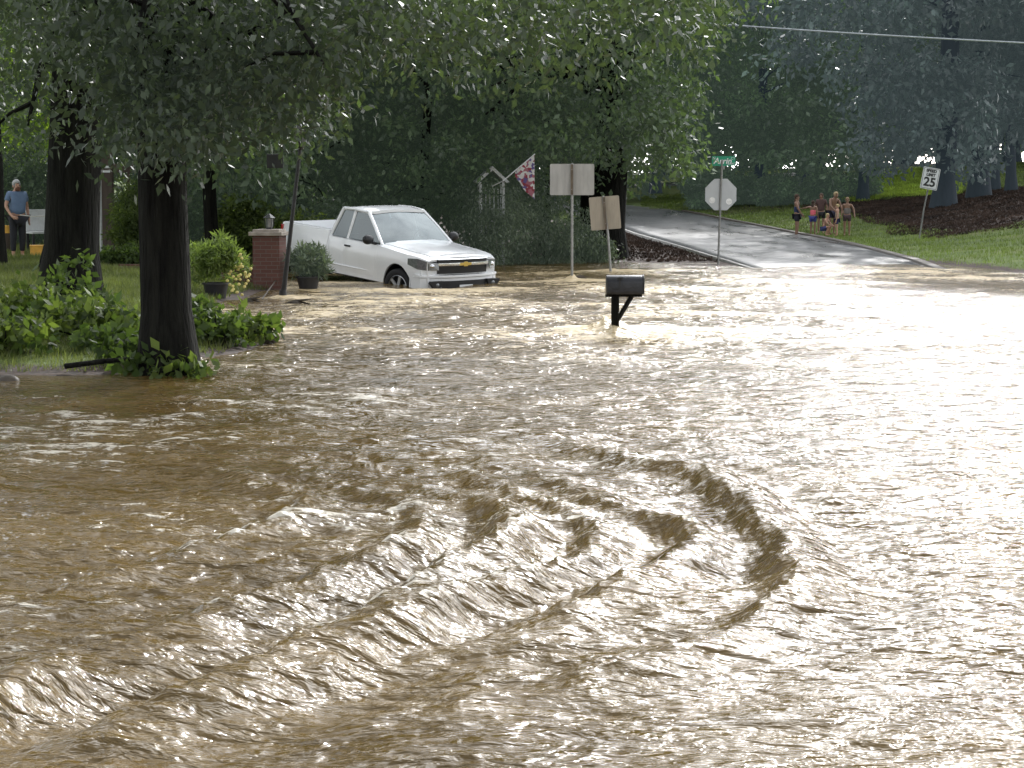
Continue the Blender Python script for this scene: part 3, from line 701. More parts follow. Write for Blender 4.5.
LAB_SIDE = lambda px: 'left garden' if px < 250 else 'truck' if px < 480 else 'garden flag' if px < 590 else 'distant road' if px < 700 else 'far lawn' if px < 900 else 'mulch slope'
for i, (px, Y) in enumerate(spots):
    o = protos[i] if i < 3 else copy_tree(protos[i % 3])
    x = (px - CX) / F * Y; o.location = (x, Y, tz(x, Y)); s = random.uniform(.9, 1.15) * (1.15 if Y > 140 else 1)
    o.rotation_euler.z = random.uniform(0, 6.28); o.scale = (s, s, s * random.uniform(.95, 1.15))
    o['label'] = 'full tree in the distant woods closing the view behind the ' + LAB_SIDE(px); o['group'] = 'distant woods behind the ' + LAB_SIDE(px)
    o['category'] = 'tree'

# --- bank weeds, garden plants
weeds = [(15, 24.5, .9, .42, 'broad leafy weed mound at the left edge of the bank'), (48, 23, .6, .36, 'leafy weed mound in front of the thickest trunk'), (72, 25.5, .5, .70, 'tall light green sapling weed before the thickest trunk'),
         (85, 22.6, .75, .36, 'dense weed clump at the foot of the thickest trunk'), (118, 21.6, .45, .18, 'low weed clump over the wet log'), (146, 20.6, .42, .25, 'low weeds on the waterline left of the second trunk'),
         (182, 19.7, .3, .28, 'drooping weeds against the foot of the second trunk'), (150, 19.9, .4, .16, 'flat trailing weeds lying on the water by the second trunk'), (215, 23.0, .42, .34, 'leafy weeds right of the second trunk'),
         (236, 23.6, .4, .25, 'trailing weeds leaning toward the water past the second trunk'), (256, 24.2, .3, .16, 'small weed tip farthest out in the flood'), (200, 26, .4, .30, 'weeds between the second trunk and the fern pot'),
         (5, 21.2, .6, .3, 'weeds on the waterline at the left edge')]
for i, (px, Y, r, hh, lab) in enumerate(weeds):
    shrub('weed_clump', px, Y, (r, r * .8, hh * .8), lab, 'leaf_weed' if i % 3 else 'leaf_bright', int(20 * r / .5), 24, .12, .16, seed=110 + i, cat='weeds', group='weeds along the flooded bank', droop=.1, aspect=.6, zc=hh * .55, stems=9, tintbias=-.1, zlow=.03)
shrub('conifer_shrub', 136, 43, (.55, .5, .75), 'feathery conifer shrub between the two near trunks', 'leaf_bright', 80, 120, .10, .22, seed=141, droop=.4, aspect=.25, zc=1.0, tintbias=-.1)
shrub('garden_plants', 125, 41, (.75, .3, .18), 'low flowering bed plants above the brick edging', 'leaf_weed', 40, 60, .09, .16, seed=142, cat='plants', zc=.25)
shrub('garden_shrub', 245, 47, (.9, .6, .75), 'bright green shrub behind the brick pillar', 'leaf_bright', 90, 90, .12, .3, seed=143)
shrub('garden_shrub', 300, 45, (.8, .6, .7), 'olive green shrub behind the truck bed', 'leaf_bright', 80, 80, .12, .3, seed=144, tintbias=-.15)
shrub('garden_shrub', 340, 47, (.9, .6, .8), 'dark olive shrub behind the truck cab', 'leaf_mid', 80, 80, .12, .3, seed=145)
shrub('garden_shrub', 190, 48, (.8, .6, .9), 'dark shrub behind the second trunk', 'leaf_mid', 80, 80, .13, .3, seed=146)
shrub('garden_shrub', 30, 50, (1.3, .6, 1.3), 'dark tall shrub behind the man on the lawn', 'leaf_mid', 110, 80, .14, .4, seed=147)

# grass as one object
def grass(name, n, region, hgt, m, seed, wid=.008):
    rng = np.random.default_rng(seed); P = []
    px = rng.uniform(region[0], region[1], n); Y = region[2] + (region[3] - region[2]) * rng.random(n) ** .8
    x = (px - CX) / F * Y; z = terr(x, Y); ok = z > .015; 
    if len(region) > 4: ok &= region[4](x, Y)
    x, Y, z = x[ok], Y[ok], z[ok]; k = len(x)
    hh = hgt * (.5 + rng.random(k)) * (1 + .6 * pn(x * 1.5, Y * 1.5, seed)); th = rng.random(k) * 6.28; w = wid * Y / 25
    dx, dy = np.cos(th) * w, np.sin(th) * w; lx = rng.normal(size=k) * hh * .4; ly = rng.normal(size=k) * hh * .4
    v = np.stack([np.stack([x - dx, Y - dy, z - .02], -1), np.stack([x + dx, Y + dy, z - .02], -1), np.stack([x + lx, Y + ly, z + hh], -1)], 1).reshape(-1, 3)
    me = np_mesh(name, v, np.arange(3 * k).reshape(-1, 3)); t = np.clip(.5 + .5 * pn(x * .8, Y * .8, 9) + .3 * (rng.random(k) - .5), 0, 1)
    a = me.attributes.new('tint', 'FLOAT', 'FACE'); a.data.foreach_set('value', t.astype(np.float32))
    return tag(link(name, me, m), 'grass growing over the lawn', 'grass', kind='stuff')
g = grass('grass', 110000, (-120, 300, 19.5, 50), .085, M['grass'], 1)
g['label'] = 'short shaggy grass of the left lawn under the dark trunks'
def notroad(x, Y):
    cy = np.array([c[1] for c in CL]); cx = np.array([c[0] for c in CL]); return (x > np.interp(Y, cy, cx) + hroad(Y) + .45) & (mulch_zone(x, Y) < .25)
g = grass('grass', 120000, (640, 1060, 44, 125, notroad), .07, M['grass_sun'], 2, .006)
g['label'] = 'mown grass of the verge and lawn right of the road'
M['grass_sun_tint'] = leaf_mat('grass_sun_tint', (.17, .25, .045), (.30, .38, .09), .45, (1.6, 1.7, .8))  # pale blade colour stands in for sunlight on the open lawns
g = grass('grass', 60000, (660, 960, 96, 128, lambda x, Y: (x > 8) & ((x - 20.5) ** 2 / 46 + (Y - 112) ** 2 / 190 < 1 + .5 * pn(x * .5, Y * .2, 4))), .12, M['grass_sun_tint'], 3, .008)
g['label'] = 'grass on the open far lawn beyond the bathers, sunlight painted into its pale colour'
g = grass('grass', 50000, (60, 300, 56, 88), .14, M['grass_sun_tint'], 5, .012)
g['label'] = 'grass in the open garden behind the near trunks, sunlight painted into its pale colour'

M['litter'] = leaf_mat('leaf_litter', (.020, .014, .011), (.065, .043, .032), .1, (1, 1, 1), rough=.7, spec=.3)
g = grass('leaf_litter', 70000, (800, 1200, 58, 105, lambda x, Y: mulch_zone(x, Y) > -.2), .05, M['litter'], 6, .03)
g['label'] = 'brown leaf litter on the shaded slope under the big right trees'; g['category'] = 'leaf litter'
g = grass('leaf_litter', 12000, (600, 720, 49, 78, lambda x, Y: (x > 1.5) & (x < np.interp(Y, [c[1] for c in CL[:8]], [c[0] for c in CL[:8]]) - hroad(Y) - .3)), .05, M['litter'], 7, .025)
g['label'] = 'brown leaf litter on the bare bank left of the road'; g['category'] = 'leaf litter'
# ------------------------------------------------------------------ people
def skin_mesh(name, pts, edges, rad, root, sub=2):
    me = bpy.data.meshes.new(name); me.from_pydata([tuple(p) for p in pts], edges, []); me.update()
    o = bpy.data.objects.new(name, me); COL.objects.link(o)
    md = o.modifiers.new('s', 'SKIN'); md.use_smooth_shade = True
    for i, r in enumerate(rad):
        sv = me.skin_vertices[0].data[i]; sv.radius = r if hasattr(r, '__len__') else (r, r); sv.use_root = (i == root)
    m2 = o.modifiers.new('d', 'SUBSURF'); m2.levels = sub; m2.render_levels = sub
    dg = bpy.context.evaluated_depsgraph_get(); dg.update()
    out = bpy.data.meshes.new_from_object(o.evaluated_get(dg)); out.name = name
    bpy.data.objects.remove(o)
    for p in out.polygons: p.use_smooth = True
    return out
def person(loc, rz, h, label, shirt=None, legs=None, hair=(.05, .03, .02), skin='skin', pose=None, sleeves=True, long_legs=False, group=None, beard=False, hands=True, headgear=None, hairlen=.0, skirt=False, bulk=1.0):
    s = h / 1.75
    J = dict(pelvis=(0, 0, .95), spine=(0, .01, 1.12), chest=(0, .01, 1.32), neck=(0, .01, 1.49), head=(0, -.005, 1.60), top=(0, 0, 1.69), nose=(0, -.105, 1.615))
    for sd, k in ((1, 'l'), (-1, 'r')):
        J.update({'sh' + k: (sd * .18, .01, 1.42), 'el' + k: (sd * .24, .03, 1.14), 'wr' + k: (sd * .26, -.03, .89), 'pa' + k: (sd * .265, -.05, .81),
                  'hi' + k: (sd * .095, 0, .88), 'kn' + k: (sd * .105, -.01, .49), 'an' + k: (sd * .105, .02, .08), 'to' + k: (sd * .12, -.13, .035)})
    for k, v in (pose or {}).items(): J[k] = v
    J = {k: Vector(v) for k, v in J.items()}
    names = list(J); pts = [J[k] * s for k in names]; ix = {k: i for i, k in enumerate(names)}
    rr = dict(pelvis=(.15, .11), spine=(.125, .095), chest=(.145, .10), neck=(.055, .055), head=(.075, .09), top=(.055, .07), nose=(.014, .014))
    for k in 'lr': rr.update({'sh' + k: (.062, .06), 'el' + k: (.042, .042), 'wr' + k: (.027, .027), 'pa' + k: (.035, .018), 'hi' + k: (.09, .09), 'kn' + k: (.058, .058), 'an' + k: (.038, .04), 'to' + k: (.036, .026)})
    rad = [tuple(q * s * (bulk if k in ('pelvis', 'spine', 'chest') else 1) for q in rr[k]) for k in names]
    E = [('pelvis', 'spine'), ('spine', 'chest'), ('chest', 'neck'), ('neck', 'head'), ('head', 'top'), ('head', 'nose')]
    for k in 'lr': E += [('chest', 'sh' + k), ('sh' + k, 'el' + k), ('el' + k, 'wr' + k), ('wr' + k, 'pa' + k), ('pelvis', 'hi' + k), ('hi' + k, 'kn' + k), ('kn' + k, 'an' + k), ('an' + k, 'to' + k)]
    edges = [(ix[a], ix[b]) for a, b in E]
    if hands:
        for k in 'lr':
            w_, p_ = J['wr' + k], J['pa' + k]; d = (p_ - w_).normalized(); ref = Vector((0, 1, 0)) if abs(d.y) < .8 else Vector((0, 0, 1)); side = d.cross(ref).cross(d).normalized()
            cur = side.cross(d).normalized() * (1 if k == 'r' else -1)
            for q, off in enumerate((-.028, -.010, .010, .027)):
                a = p_ + side * off + d * .02; L1 = (.035, .042, .040, .030)[q]
                b_ = a + d * L1; c_ = b_ + (d * .8 + cur * .5).normalized() * L1 * .8
                n0 = len(pts); pts += [a * s, b_ * s, c_ * s]; rad += [.0095 * s, .0088 * s, .007 * s]; edges += [(ix['pa' + k], n0), (n0, n0 + 1), (n0 + 1, n0 + 2)]
            a = p_ - side * .036 - d * .02; b_ = a - side * .018 + d * .03; n0 = len(pts); pts += [a * s, b_ * s]; rad += [.011 * s, .008 * s]; edges += [(ix['wr' + k], n0), (n0, n0 + 1)]
    root = empty('person', loc, (0, 0, rz), label, 'person', group)
    link('body', skin_mesh('body', pts, edges, rad, 0), M[skin], root)
    up = (J['top'] - J['neck']).normalized(); rot = up.to_track_quat('Z', 'Y').to_matrix()
    hc = J['head'].lerp(J['top'], .35)
    mb = MB(); v0 = len(mb.v)
    mb.ell((hc + up * .025 + Vector((0, .022, 0))) * s, (.092 * s, .105 * s, .105 * s), 16, 12)
    if hairlen: mb.ell((hc + Vector((0, .075, -.1 - hairlen / 2))) * s, (.08 * s, .045 * s, (.08 + hairlen / 2) * s), 12, 8)
    me = mb.mesh('hair', smooth=True, angle=80)
    for v in me.vertices:   # open the face
        p = v.co / s - hc
        if p.y < -.035 and p.z < .045: v.co = (hc + Vector((p.x * .8, -.02, max(p.z, -.03)))) * s
        v.co += Vector((mnoise.noise(v.co * 40), mnoise.noise(v.co * 40 + Vector((5, 5, 5))), 0)) * .008 * s
    link('hair', me, headgear or mat('hair', hair, .8, var=.4, scale=30), root)
    for sd in (-1, 1):
        MB().ell((J['head'] + Vector((sd * .033, -.082, .028))) * s, (.012 * s, .008 * s, .008 * s), 8, 6).build('eye', M['eye'], root, smooth=True)
        MB().ell((J['head'] + Vector((sd * .083, .005, .0))) * s, (.012 * s, .022 * s, .034 * s), 8, 6).build('ear', M[skin], root, smooth=True)
    MB().ell((J['head'] + Vector((0, -.088, -.045))) * s, (.025 * s, .008 * s, .006 * s), 8, 6).build('mouth', mat('lips', (.30, .10, .08), .5), root, smooth=True)
    if beard: MB().ell((J['head'] + Vector((0, -.055, -.065))) * s, (.062 * s, .055 * s, .05 * s), 12, 8).build('beard', mat('beard', (.12, .05, .03), .9), root, smooth=True)
    def garment(name, keys, links_, grow, m, extra=()):
        ks = list(keys); P = [J[k] * s for k in ks]; Rr = [tuple((q * (bulk if k in ('pelvis', 'spine', 'chest') else 1) + grow) * s for q in rr[k]) for k in ks]; E2 = [(ks.index(a), ks.index(b_)) for a, b_ in links_]
        for a, b_, t, r in extra:
            P.append(J[a].lerp(J[b_], t) * s); Rr.append((r * s, r * s)); E2.append((ks.index(a), len(P) - 1))
        return link(name, skin_mesh(name, P, E2, Rr, 0), m, root)
    if shirt:
        ex = [('shl', 'ell', .62, .068), ('shr', 'elr', .62, .068)] if sleeves else []
        garment('shirt', ['pelvis', 'spine', 'chest', 'shl', 'shr', 'neck'], [('pelvis', 'spine'), ('spine', 'chest'), ('chest', 'shl'), ('chest', 'shr'), ('chest', 'neck')] , .030, shirt, ex) if sleeves else \
            garment('top', ['pelvis', 'spine', 'chest'], [('pelvis', 'spine'), ('spine', 'chest')], .026, shirt)
    if legs:
        t = .85 if long_legs else .62
        if long_legs: garment('trousers', ['pelvis', 'hil', 'hir', 'knl', 'knr'], [('pelvis', 'hil'), ('pelvis', 'hir'), ('hil', 'knl'), ('hir', 'knr')], .024, legs, [('knl', 'anl', t, .062), ('knr', 'anr', t, .062)])
        else: garment('shorts', ['pelvis', 'hil', 'hir'], [('pelvis', 'hil'), ('pelvis', 'hir')], .022, legs, [('hil', 'knl', t, .088), ('hir', 'knr', t, .088)])
    return root
def at_person(px, py, hp, h):     # feet pixel, pixel height, real height -> distance
    Y = F * h / hp; x = (px - CX) / F * Y; return (x, Y, tz(x, Y) - .01)
FAR = 'people gathered on the far road side'
person(at_person(19, 256, 78, 1.75), R(35), 1.75, 'heavyset bearded man in a blue t-shirt and dark trousers on the left lawn', cloth('blue_shirt', (.13, .19, .30)), cloth('dark_trousers', (.02, .02, .026)),
       (.40, .40, .40), 'skin', dict(spine=(0, -.04, 1.12), elr=(-.27, -.02, 1.16), wrr=(-.22, -.2, .95), par=(-.17, -.28, .92), ell=(.26, .08, 1.14), wrl=(.27, .02, .9), pal=(.27, 0, .82)), True, True, beard=True, bulk=1.22)
def FP(px, Y, h, rz, lab, **k):
    x = (px - CX) / F * Y; return person((x, Y, tz(x, Y) + .02), R(rz), h, lab, group=FAR, **k)
FP(796, 71, 1.55, 70, 'standing woman in a navy sleeveless top, leftmost of the group by the road', shirt=cloth('navy_top', (.025, .04, .10)), legs=cloth('dark_shorts', (.02, .02, .03)), skin='skin_tan', sleeves=False, hair=(.06, .035, .02), hairlen=.12,
   pose=dict(elr=(-.2, -.1, 1.15), wrr=(-.15, -.22, .95), par=(-.13, -.27, .89)))
FP(812, 70.5, 1.22, 150, 'child in a bright pink top and blue shorts with one arm held out', shirt=cloth('pink_top', (.80, .16, .20)), legs=cloth('blue_shorts', (.05, .06, .24)), skin='skin_tan', sleeves=False, hair=(.05, .03, .02), hairlen=.08,
   pose=dict(ell=(.42, -.05, 1.36), wrl=(.62, -.12, 1.34), pal=(.70, -.14, 1.33)))
FP(820, 72.2, 1.45, -20, 'person with dark brown hair standing between the pink top and the shirtless man', shirt=cloth('brown_top', (.09, .05, .045)), legs=cloth('black_shorts', (.02, .02, .022)), skin='skin_tan', hair=(.10, .06, .04), hairlen=.1)
FP(831, 70.8, 1.58, 30, 'shirtless fair haired man in dark trunks leaning over the children', legs=cloth('dark_trunks', (.025, .022, .05)), skin='skin_tan', hair=(.42, .32, .18), bulk=1.12,
   pose=dict(chest=(0, -.10, 1.30), neck=(0, -.17, 1.45), head=(0, -.22, 1.54), top=(0, -.26, 1.63), nose=(0, -.33, 1.52), shl=(.19, -.1, 1.40), shr=(-.19, -.1, 1.40), ell=(.26, -.2, 1.15), elr=(-.26, -.2, 1.15), wrl=(.22, -.33, .97), wrr=(-.2, -.36, .98), pal=(.2, -.4, .91), par=(-.18, -.43, .92)))
crouch = dict(pelvis=(0, .12, .42), spine=(0, .06, .58), chest=(0, -.02, .76), neck=(0, -.07, .92), head=(0, -.1, 1.03), top=(0, -.11, 1.12), nose=(0, -.205, 1.04), shl=(.17, -.03, .86), shr=(-.17, -.03, .86), ell=(.22, -.16, .64), elr=(-.22, -.16, .64),
              wrl=(.14, -.34, .54), wrr=(-.14, -.34, .54), pal=(.12, -.41, .52), par=(-.12, -.41, .52), hil=(.1, .1, .38), hir=(-.1, .1, .38), knl=(.15, -.26, .50), knr=(-.15, -.26, .50), anl=(.13, -.02, .08), anr=(-.13, -.02, .08), tol=(.14, -.17, .035), tor=(-.14, -.17, .035))
FP(825, 69.6, 1.15, 60, 'crouching blond child in blue swim shorts, left of the two low children', legs=cloth('swim_shorts', (.05, .06, .18)), hair=(.5, .38, .2), pose=crouch)
FP(836, 69.2, 1.12, -100, 'small blond child in navy shorts standing before the shirtless man', legs=cloth('navy_shorts', (.03, .035, .10)), hair=(.5, .38, .2), shirt=cloth('tan_top', (.35, .26, .20)), sleeves=False)
FP(846, 69.6, 1.34, -10, 'rightmost person of the group, white strapped top and dark bottoms', shirt=cloth('white_strap_top', (.16, .14, .13)), legs=cloth('plum_shorts', (.07, .045, .05)), skin='skin_tan', hair=(.3, .2, .12), sleeves=False,
   pose=dict(ell=(.3, -.02, 1.18), wrl=(.33, -.12, .95), pal=(.34, -.16, .88)))

# ------------------------------------------------------------------ pickup truck
def truck():
    fx = .5 * (F * 0)  # noqa
    root = empty('pickup_truck', label='white extended cab pickup truck nosed down in the flood beside the shrubs', cat='pickup truck')
    WH = M['white_paint']
    HW = .93; RW = .375; FA, RA = 1.68, -1.58
    def top(x):      # shoulder height of the body
        if x > 1.0: return 1.13 - .10 * ((x - 1.0) / 1.6) - .10 * max(0, (x - 2.2) / .45) ** 2
        if x > -.82: return 1.13 + (1.0 - x) * .01
        return 1.25
    def hw(x):
        w = HW
        if x > 1.9: w -= .20 * ((x - 1.9) / .75) ** 2
        if x < -2.5: w -= .04 * ((-2.5 - x) / .3) ** 2
        return w
    def zb(x): return .42
    def side_y(x, z):
        t = (z - .42) / .8
        return hw(x) * (1 - .02 * max(0, 1 - t * 3) ** 2 - .055 * max(0, t - .55) ** 2 / .2 - .008 * math.sin(t * 9))
    def arch(x, z):
        return min(math.hypot(x - FA, (z - .37)), math.hypot(x - RA, (z - .37)))
    # body shell sections with booleaned wheel arches
    def shell(x0, x1, n, roofed, name, cut=None):
        mb = MB(); rings = []
        for i in range(n + 1):
            x = x0 + (x1 - x0) * i / n; T = top(x) if name != 'bed' else 1.25; ring = []
            zs = [.42, .50, .62, .74, .86, .96, T - .06, T - .015]
            for z in zs: ring.append((x, side_y(x, z), z))
            crown = .05 if name == 'fender' else 0
            for k in (.88, .6, .25): ring.append((x, hw(x) * k, T + crown * (1 - k * k)))
            ring += [(a, -b_, c) for a, b_, c in ring[::-1]]
            rings.append(ring)
        mb.loft(rings)
        me = mb.mesh(name, smooth=True, angle=50)
        o = link(name, me, WH)
        cuts = []
        c = MB()
        for ax in (FA, RA):
            if x0 < ax < x1:
                for sd in (-1, 1):
                    pts = [(ax + math.cos(a) * .475, .37 + math.sin(a) * .475) for a in [math.pi * 2 * k / 32 for k in range(32)]]
                    c.prism(pts, 'y', sd * .55, sd * 1.2)
        if cut: cut(c)
        if c.v:
            co = link('cut', c.mesh('cut')); md = o.modifiers.new('b', 'BOOLEAN'); md.object = co; md.solver = 'EXACT'; md.operation = 'DIFFERENCE'
            dg = bpy.context.evaluated_depsgraph_get(); dg.update()
            nm = bpy.data.meshes.new_from_object(o.evaluated_get(dg)); nm.name = name; o.modifiers.clear(); o.data = nm; bpy.data.objects.remove(co)
            if not nm.materials: nm.materials.append(WH)
        o.parent = root
        return o
    shell(.98, 2.52, 22, False, 'fender')
    shell(-.78, .975, 8, False, 'cab')
    shell(-2.58, -.80, 20, False, 'bed', lambda c: c.box((-1.69, 0, 1.05), (1.66, 1.50, .8)))
    # bonnet, proud of the fenders, with raised centre
    mb = MB(); rings = []
    for i in range(13):
        x = 1.0 + 1.42 * i / 12; w = hw(x) * .82; T = top(x)
        rings.append([(x, w, T + .0), (x, w * .97, T + .032), (x, w * .66, T + .046), (x, w * .60, T + .062), (x, 0, T + .070), (x, -w * .60, T + .062), (x, -w * .66, T + .046), (x, -w * .97, T + .032), (x, -w, T + .0)])
    mb.loft(rings, closed=False, cap=False)
    mb.loft([[(x, y, z - .03 if k in (0, 8) else z - .05) for k, (x, y, z) in enumerate(r)] for r in (rings[-1],)] + [rings[-1]], closed=False, cap=False)
    mb.build('bonnet', WH, root, smooth=True, angle=40)
    # upper cab: pillars, roof
    A0 = [(1.02, .84, 1.13), (.30, .66, 1.70)]; 
    B = {'wf': (1.04, .83, 1.12), 'rf': (.30, .655, 1.69), 'rr': (-.58, .655, 1.70), 'wr': (-.78, .83, 1.13)}
    def mir(p, s): return (p[0], p[1] * s, p[2])
    for s in (-1, 1):
        mb = MB()
        for a, b_, r in (('wf', 'rf', .035), ('rr', 'wr', .05)): mb.tube([mir(B[a], s), [(u + v) / 2 + (.012 if i == 2 else 0) for i, (u, v) in enumerate(zip(mir(B[a], s), mir(B[b_], s)))], mir(B[b_], s)], r, 8)
        mb.tube([mir((-.16, .835, 1.13), s), mir((-.14, .665, 1.69), s)], .04, 8)
        mb.tube([mir(B['rf'], s), mir((-.14, .68, 1.715), s), mir(B['rr'], s)], .035, 8)
        mb.build('pillar', WH, root, smooth=True)
    mb = MB(); rings = []
    for i in range(11):
        t = i / 10; x = .36 - t * 1.02; zc = 1.70 + .055 * math.sin(math.pi * min(1, t * .9 + .12)); w = .66 + .01 * math.sin(math.pi * t)
        rings.append([(x, w, zc - .045), (x, w * .93, zc - .005), (x, w * .6, zc + .015), (x, 0, zc + .022), (x, -w * .6, zc + .015), (x, -w * .93, zc - .005), (x, -w, zc - .045), (x, -w * .8, zc - .06), (x, w * .8, zc - .06)])
    mb.loft(rings); mb.build('roof', WH, root, smooth=True, angle=60)
    # glass
    def quad(name, a, b_, c, d, m, off=0):
        mb = MB(); n = 6; v = []
        a, b_, c, d = map(Vector, (a, b_, c, d))
        for i in range(n + 1):
            for j in range(n + 1):
                p = a.lerp(b_, i / n).lerp(d.lerp(c, i / n), j / n); v.append(p)
        nr = (b_ - a).cross(d - a).normalized()
        for i in range(n + 1):
            for j in range(n + 1):
                v[i * (n + 1) + j] = v[i * (n + 1) + j] + nr * off * (math.sin(math.pi * i / n) * .6 + math.sin(math.pi * j / n) * .4)
        mb.add(v, [(i * (n + 1) + j, (i + 1) * (n + 1) + j, (i + 1) * (n + 1) + j + 1, i * (n + 1) + j + 1) for i in range(n) for j in range(n)])
        return mb.build(name, m, root, smooth=True)
    quad('windshield', (1.05, -.80, 1.125), (1.05, .80, 1.125), (.31, .63, 1.69), (.31, -.63, 1.69), M['glass'], .05)
    quad('rear_window', (-.79, .78, 1.15), (-.79, -.78, 1.15), (-.60, -.62, 1.68), (-.60, .62, 1.68), M['glass'], .01)
    for s in (-1, 1):
        q = [(.98, .845 * s, 1.15), (-.12, .845 * s, 1.15), (-.10, .675 * s, 1.67), (.30, .675 * s, 1.67)]
        quad('front_side_window', *(q if s > 0 else (q[1], q[0], q[3], q[2])), M['glass'], 0)
        q = [(-.20, .845 * s, 1.15), (-.74, .845 * s, 1.15), (-.56, .675 * s, 1.67), (-.18, .675 * s, 1.67)]
        quad('rear_side_window', *(q if s > 0 else (q[1], q[0], q[3], q[2])), M['glass'], 0)
        # door skins, proud of the shell, leaving seams
        def panel(name, x0, x1, z0, z1, off=.007):
            nx, nz = 10, 10; mb = MB(); v = []
            for i in range(nx + 1):
                for j in range(nz + 1):
                    x = x0 + (x1 - x0) * i / nx; z = z0 + (z1 - z0) * j / nz
                    if arch(x, z) < .50:
                        t = .50 / max(arch(x, z), .01); ax = FA if x > 0 else RA; x = ax + (x - ax) * t; z = .37 + (z - .37) * t
                    e = min(i, nx - i, j, nz - j) == 0
                    v.append((x, s * (side_y(x, z) + (off if not e else -.004)), z))
            mb.add(v, [(i * (nz + 1) + j, (i + 1) * (nz + 1) + j, (i + 1) * (nz + 1) + j + 1, i * (nz + 1) + j + 1) for i in range(nx) for j in range(nz)])
            return mb.build(name, WH, root, smooth=True, angle=60)
        d = panel('door', -.16, .955, .47, 1.115)
        MB().box((-.03, s * (side_y(0, 1.0) + .025), 1.01), (.19, .03, .035)).build('handle', M['black_plastic'], d, bevel=.008)
        d2 = panel('rear_door', -.765, -.175, .47, 1.115); 
        MB().tube([(.93, s * .90, .60), (.3, s * .945, .60), (-.7, s * .945, .60)], .012, 6).build('side_moulding', WH, root, smooth=True)
        # mirror
        mb = MB(); mb.ell((.83, s * 1.03, 1.22), (.08, .125, .095), 14, 10); mi = mb.build('mirror', M['black_plastic'], root, smooth=True)
        MB().tube([(.86, s * .86, 1.14), (.85, s * .96, 1.17)], .03, 8).build('mirror_arm', M['black_plastic'], mi, smooth=True)
        # wheel housings
        for ax in (FA, RA):
            mb = MB(); pts = [(ax + math.cos(a) * .460, .37 + math.sin(a) * .460) for a in [math.pi * k / 16 - .15 for k in range(19)]]
            mb.loft([[(p[0], s * .60, p[1]) for p in pts], [(p[0], s * .905, p[1]) for p in pts]], closed=False, cap=False)
            mb.prism(pts, 'y', s * .56, s * .60)
            mb.build('wheel_housing', M['black_plastic'], root)
        # headlight
        mb = MB(); hl = []
        def fy(x): return s * (side_y(x, .9) + .008)
        mb.add([(2.05, fy(2.05) , .985), (2.05, fy(2.05), .87), (2.30, fy(2.30), .80), (2.50, fy(2.50), .795), (2.615, s * .60, .80), (2.60, s * .60, .93), (2.50, fy(2.50), .965), (2.30, fy(2.30), 1.0)],
               [(0, 1, 2, 7), (7, 2, 3, 6), (6, 3, 4, 5)])
        h_ = mb.build('headlight', M['lamp'], root)
        MB().ell((2.53, s * .70, .875), (.05, .06, .05), 12, 8).build('reflector', M['chrome'], h_, smooth=True)
        mb = MB(); mb.prism([(2.10, .90), (2.30, .86), (2.50, .85), (2.50, .82), (2.3, .82), (2.1, .88)], 'y', fy(2.3) + s * .002, fy(2.3) + s * .006)
        # tail lamp
        MB().box((-2.555, s * .86, 1.02), (.07, .12, .36)).build('tail_light', M['red_lamp'], root, bevel=.015)
        # fog pocket
        mb = MB(); mb.prism([(s * .52, .60), (s * .80, .60), (s * .83, .565), (s * .74, .47), (s * .62, .455), (s * .55, .50)], 'x', 2.60, 2.672)
        fl = mb.build('fog_lamp_pocket', M['black_plastic'], root)
        MB().ell((2.672, s * .66, .53), (.012, .04, .035), 12, 8).build('fog_lamp', M['lamp'], fl, smooth=True)
    # nose: bumper, grille
    def arcx(y, x0, k=.20): return x0 - k * (abs(y) / .9) ** 3
    def bar(name, y0, y1, z0, z1, x0, m, th=.06, k=.20, n=16, bev=.0, par=root):
        mb = MB(); rings = []
        for i in range(n + 1):
            y = y0 + (y1 - y0) * i / n; x = arcx(y, x0, k); rings.append([(x - th, y, z0), (x, y, z0 + .01), (x + .004, y, (z0 + z1) / 2), (x, y, z1 - .01), (x - th, y, z1)])
        mb.loft(rings); return mb.build(name, m, par, smooth=True, angle=50)
    nose = bar('nose_panel', -.80, .80, .62, 1.0, 2.54, M['black_plastic'], .3)
    bp = bar('bumper', -.90, .90, .40, .655, 2.645, WH, .35, .22, 24)
    bar('bumper_lip', -.91, .91, .645, .705, 2.665, WH, .2, .22, 24, par=bp)
    bar('lower_intake', -.52, .52, .36, .60, 2.668, M['black_plastic'], .05, .22, par=bp)
    bar('air_dam', -.78, .78, .33, .42, 2.60, M['black_plastic'], .2, .22, par=bp)
    bar('valance', -.86, .86, .70, .80, 2.575, WH, .3)
    gr = bar('grille', -.58, .58, .715, 1.005, 2.60, M['black_plastic'], .06)
    bar('chrome_bar', -.60, .60, .868, .942, 2.648, M['chrome'], .03, par=gr)
    bar('upper_trim', -.58, .58, .985, 1.012, 2.615, M['chrome'], .03, par=gr)
    mb = MB(); mb.prism([(y_, z_ + .012) for y_, z_ in [(-.135, .87), (-.045, .87), (-.045, .852), (.045, .852), (.045, .87), (.12, .87), (.135, .92), (.045, .92), (.045, .938), (-.045, .938), (-.045, .92), (-.12, .92)]], 'x', 2.650, 2.668)
    mb.build('emblem', M['gold'], root, bevel=.003)
    pl = MB().box((2.69, .0, .44), (.015, .31, .15)).build('licence_plate', M['sign_white'], root, bevel=.004)
    # interior
    mb = MB(); mb.box((.85, 0, 1.02), (.35, 1.5, .3)); mb.box((.1, 0, .8), (1.6, 1.5, .3)); mb.build('dashboard', M['interior'], root, bevel=.04)
    for s in (-1, 1):
        st = MB(); st.box((-.05, s * .38, 1.22), (.16, .5, .62)); st.box((-.06, s * .38, 1.56), (.1, .26, .18)); st.build('seat', M['interior'], root, bevel=.05)
